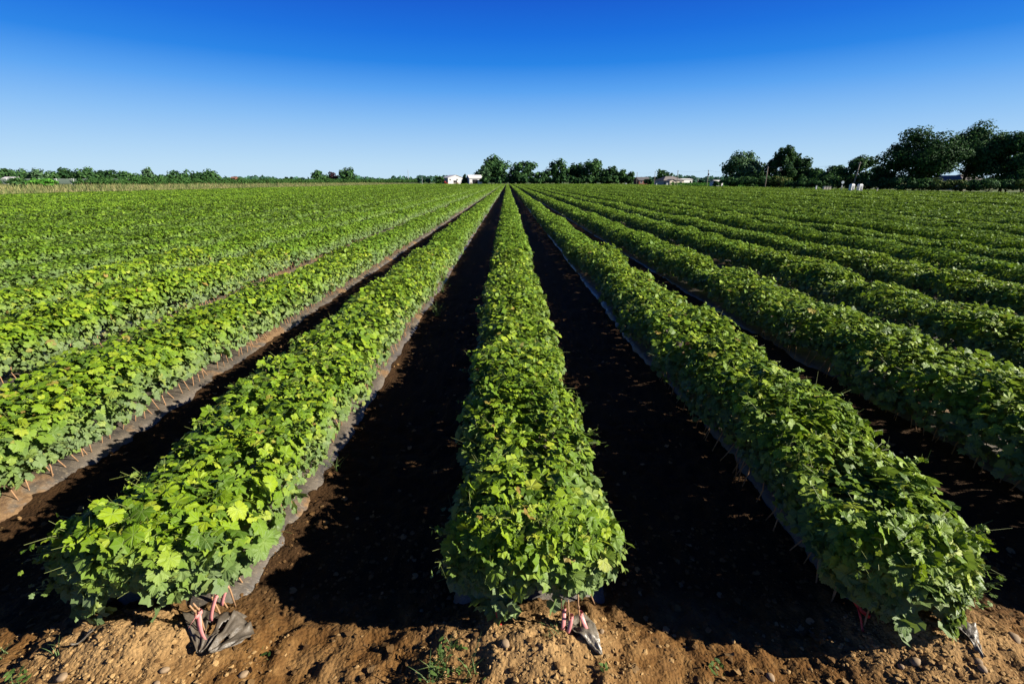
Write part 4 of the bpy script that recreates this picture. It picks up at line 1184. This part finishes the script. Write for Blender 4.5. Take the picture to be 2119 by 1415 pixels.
tatter(3, "narrow ragged strip of grey film on the right mound", [atz(1972, 1322, .10), atz(1992, 1316, .10), atz(2012, 1326, .08)], atz(2032, 1402, .03), 6, nu=10, wave=.008, hole=[(.6, .6, .2, .1)])
tatter(4, "scrap of dark plastic half buried left of the left mound", [atz(196, 1330, .05), atz(206, 1326, .05), atz(214, 1331, .045)], atz(162, 1366, .04), 9, nu=8, nv=8)

# pink plant tags tied to the canes
def tag_mat(name, col):
    t = NT(name)
    uv = t.node('ShaderNodeUVMap'); s = t.node('ShaderNodeSeparateXYZ'); t.l.new(uv.outputs[0], s.inputs[0])
    w = t.noise(26, 2, .6, uv.outputs[0])
    line = t.math('GREATER_THAN', t.math('FRACT', t.math('MULTIPLY', s.outputs[0], 4.0)), .5)
    inside = t.math('MULTIPLY', t.math('GREATER_THAN', s.outputs[1], .45), t.math('LESS_THAN', s.outputs[1], .85))
    f = t.math('MULTIPLY', t.math('MULTIPLY', line, inside), t.math('MULTIPLY', t.math('GREATER_THAN', w, .52), .6))
    c = t.mix(f, col, tuple(x * .35 for x in col))
    return t.done(t.pbr(c, .45, .4))
M_PINK = tag_mat("pink_tag", (.72, .27, .25)); M_REDR = tag_mat("red_ribbon", (.60, .035, .03))
def ribbon(name, label, pts, width, wdir, mat, loop=None):
    pts = [Vector(p) for p in pts]; n = len(pts); wv = Vector(wdir).normalized()
    vs, uv, fs = [], [], []
    for i, p in enumerate(pts):
        for s_ in (-.5, 0, .5):
            vs.append(p + wv * width * s_ + Vector((0, 0, -.0015 if s_ == 0 else 0))); uv.append((s_ + .5, i / (n - 1)))
    for i in range(n - 1):
        for j in range(2):
            a = i * 3 + j; fs.append((a, a + 1, a + 4, a + 3))
    o = link(name, new_mesh("tail", vs and np.array([tuple(q) for q in vs]), np.array(fs), mat, True, uv=np.array(uv)), label=label, category="plant tag", group="tags tied to the vines")
    md = o.modifiers.new("thick", 'SOLIDIFY'); md.thickness = .0009
    if loop:
        m = MB(); c = Vector(loop)
        m.tube([c + Vector((0, 0, -width * .45)), c + Vector((0, 0, width * .45))], [.0105, .0105], 10, cap=False)
        link("tie_loop", m.mesh("tie_loop", mat, True), o)
    return o
def tag_cane(px, py, z):
    x, y, _ = atz(px, py, z)
    i = int(round((x - ROW_X0) / ROW_D)); par = [o for o in ROWOBJ if abs(o.location.x - row_x(i)) < .01][0]
    o = bpy.data.objects.new("cane", CANES[(px * 7) % 6]); o.parent = par; o.location = (x - row_x(i), y + .004, .07); o.rotation_euler = (.04, -.06, 0); COL.objects.link(o)
ROWOBJ = [o for o in COL.objects if o.name.split('.')[0] == 'vine_row']
def hang(top, bot, z0, z1_, sag=.012):
    a, b = Vector(atz(*top, z0)), Vector(atz(*bot, z1_))
    return [a.lerp(b, t) + Vector((0, -sag * math.sin(t * math.pi), 0)) for t in (0, .15, .35, .6, .8, 1)]
for (tp, bt, za, zb, w, wd, lb, mt) in [
    ((474, 1199), (459, 1248), .205, .115, .020, (1, -.1, .1), "pink tag highest up the left row's lit edge", M_PINK),
    ((448, 1228), (437, 1279), .21, .112, .019, (1, 0, .1), "pink tag in the middle of the left row's three hanging tags", M_PINK),
    ((413, 1262), (424, 1318), .21, .10, .020, (1, .1, 0), "pink tag lowest on the left row, above the knotted film", M_PINK),
    ((407, 1270), (392, 1292), .20, .16, .022, (.6, 0, .8), "short curled pale pink tag beside the knotted film", M_PINK),
    ((1165, 1262), (1162, 1304), .20, .13, .019, (1, .1, .05), "pink tag left on the cluster at the centre row's end", M_PINK),
    ((1180, 1278), (1171, 1311), .18, .12, .020, (1, -.2, .2), "pink tag in the middle of the cluster at the centre row's end", M_PINK),
    ((1200, 1272), (1214, 1307), .19, .125, .021, (1, .1, -.1), "pink tag with faint print right in the centre row's cluster", M_PINK),
    ((1022, 1243), (1035, 1300), .21, .09, .016, (1, 0, .3), "dim red tag in the shade under the centre row's left side", M_REDR),
    ((352, 1218), (355, 1240), .20, .16, .016, (1, 0, .1), "dim red tag in the shade under the left row's front leaves", M_REDR)]:
    P_ = hang(tp, bt, za, zb)
    ribbon("plant_tag", lb, P_, w, wd, mt, loop=P_[0] + Vector((0, .006, 0)))
    tag_cane(tp[0], tp[1], za)
P_ = [atz(1744, 1208, .26), atz(1756, 1228, .23), atz(1773, 1254, .19), atz(1786, 1270, .16), atz(1798, 1278, .15)]
ribbon("red_ribbon", "bright red ribbon sagging from the right row's shaded left corner", P_, .018, (.3, .2, 1), M_REDR, loop=P_[-1])
P_ = [atz(1777, 1262, .18), atz(1783, 1284, .14), atz(1786, 1304, .10), atz(1791, 1318, .08), atz(1799, 1328, .06)]
ribbon("red_ribbon", "thin red ribbon end trailing to the ground below the sagging ribbon", P_, .010, (1, .2, .3), M_REDR)
tag_cane(1798, 1284, .14)

# grass tufts and weeds
def tuft(name, label, px, py, h, nb, seed, spread=.5, w=.003, broad=0, mat=M_WEED, cat="weed"):
    rs = random.Random(seed)
    X, Y, _ = atz(px, py, .02); z = float(soil_z(X, Y)); X, Y, _ = atz(px, py, z)
    o = link(name, None, loc=(X, Y, float(soil_z(X, Y))), label=label, category=cat, group="weeds on the bare soil")
    V, F = [], []
    for b in range(nb):
        a = rs.uniform(0, 6.28); L = h * rs.uniform(.5, 1.1); k = rs.uniform(.2, 1) * spread
        bx, by = rs.uniform(-.02, .02) * (1 + spread), rs.uniform(-.02, .02) * (1 + spread)
        d = Vector((math.cos(a), math.sin(a), 0)); s = Vector((-d.y, d.x, 0)); base = len(V)
        for q in range(5):
            t = q / 4; c = Vector((bx, by, -.01)) + d * (L * k * t ** 1.6) + Vector((0, 0, L * (t - .35 * k * t * t)))
            ww = w * (1 - t ** 2 * .95)
            V += [tuple(c - s * ww), tuple(c + s * ww)]
        F += [(base + 2 * q, base + 2 * q + 1, base + 2 * q + 3, base + 2 * q + 2) for q in range(4)]
    link("blades", new_mesh("blades", np.array(V), np.array(F), mat, smooth=True), o, kind="stuff" if nb > 12 else None)
    for b in range(broad):
        tv, tf, tu = T_LOW[b % 4]
        s = rs.uniform(.008, .017); a = rs.uniform(0, 6.28); rr = rs.uniform(.01, h * .7)
        q = bpy.data.objects.new("leaf", BROAD[b % 2]); q.parent = o; COL.objects.link(q)
        q.location = (math.cos(a) * rr, math.sin(a) * rr, rs.uniform(.015, h * .6)); q.rotation_euler = (rs.uniform(-.5, .5), rs.uniform(-.5, .5), a); q.scale = (s * .8, s * 1.5, s)
    return o
BROAD = []
for k in range(2):
    o_ = [(-160, .35), (-110, .55), (-60, .62), (-25, .85), (0, 1.05), (25, .85), (60, .62), (110, .55), (160, .35)]
    tv, tf, tu = polar_leaf([R(a) for a, _ in o_], [r for _, r in o_], False, -.15, .05, k)
    BROAD.append(new_mesh("leaf", tv, tf, M_WEED, smooth=True, uv=tu))
tuft("weed_clump", "sprawling grassy weed left of the centre mound", 905, 1395, .13, 26, 1, 1.1, .0032, 26)
tuft("grass_clump", "tall seeding grass stems at the left foot of the centre mound", 965, 1400, .17, 12, 2, .7, .0025, 8)
tuft("weed_clump", "low leafy weed above the sprawling weed at the shade's edge", 925, 1345, .09, 10, 3, 1.0, .002, 16)
tuft("grass_tuft", "small bright grass tuft on top of the centre mound", 1137, 1312, .05, 34, 4, 1.1, .0012)
tuft("seedling", "broad-leaved grey-green seedling at the foot of the shiny film", 1247, 1388, .02, 3, 5, .6, .002, 7)
tuft("weed_clump", "leafy weed in the lower left corner of the picture", 45, 1395, .07, 12, 6, 1.0, .0028, 14)
tuft("grass_tuft", "straw-green grass tuft at the left picture edge", 12, 1345, .07, 14, 7, 1.0, .0018)
tuft("grass_tuft", "few grass blades at the left mound's shaded edge", 128, 1345, .07, 7, 8, .8, .002)
tuft("weed_clump", "small weed alone before the right furrow", 1482, 1388, .06, 6, 9, .8, .0015, 14)
tuft("seedling", "tiny weed right of the left row's plastic flap", 550, 1357, .03, 6, 10, 1.1, .002, 3)
tuft("weed_clump", "tall weed growing from the furrow edge beside the left row, mid field", 915, 605, .38, 14, 11, .5, .006, 20)
tuft("grass_clump", "dark grass clump in the furrow beside the left row's film", 905, 655, .30, 30, 12, .9, .004, 4)
tuft("grass_tuft", "small grass tuft in the furrow beside the first left row's lit edge", 690, 965, .12, 14, 13, .9, .003, 3)
tuft("weed_clump", "small leafy weed on the left row's plastic, beside its lower leaves", 612, 1012, .06, 4, 14, .9, .0025, 14)
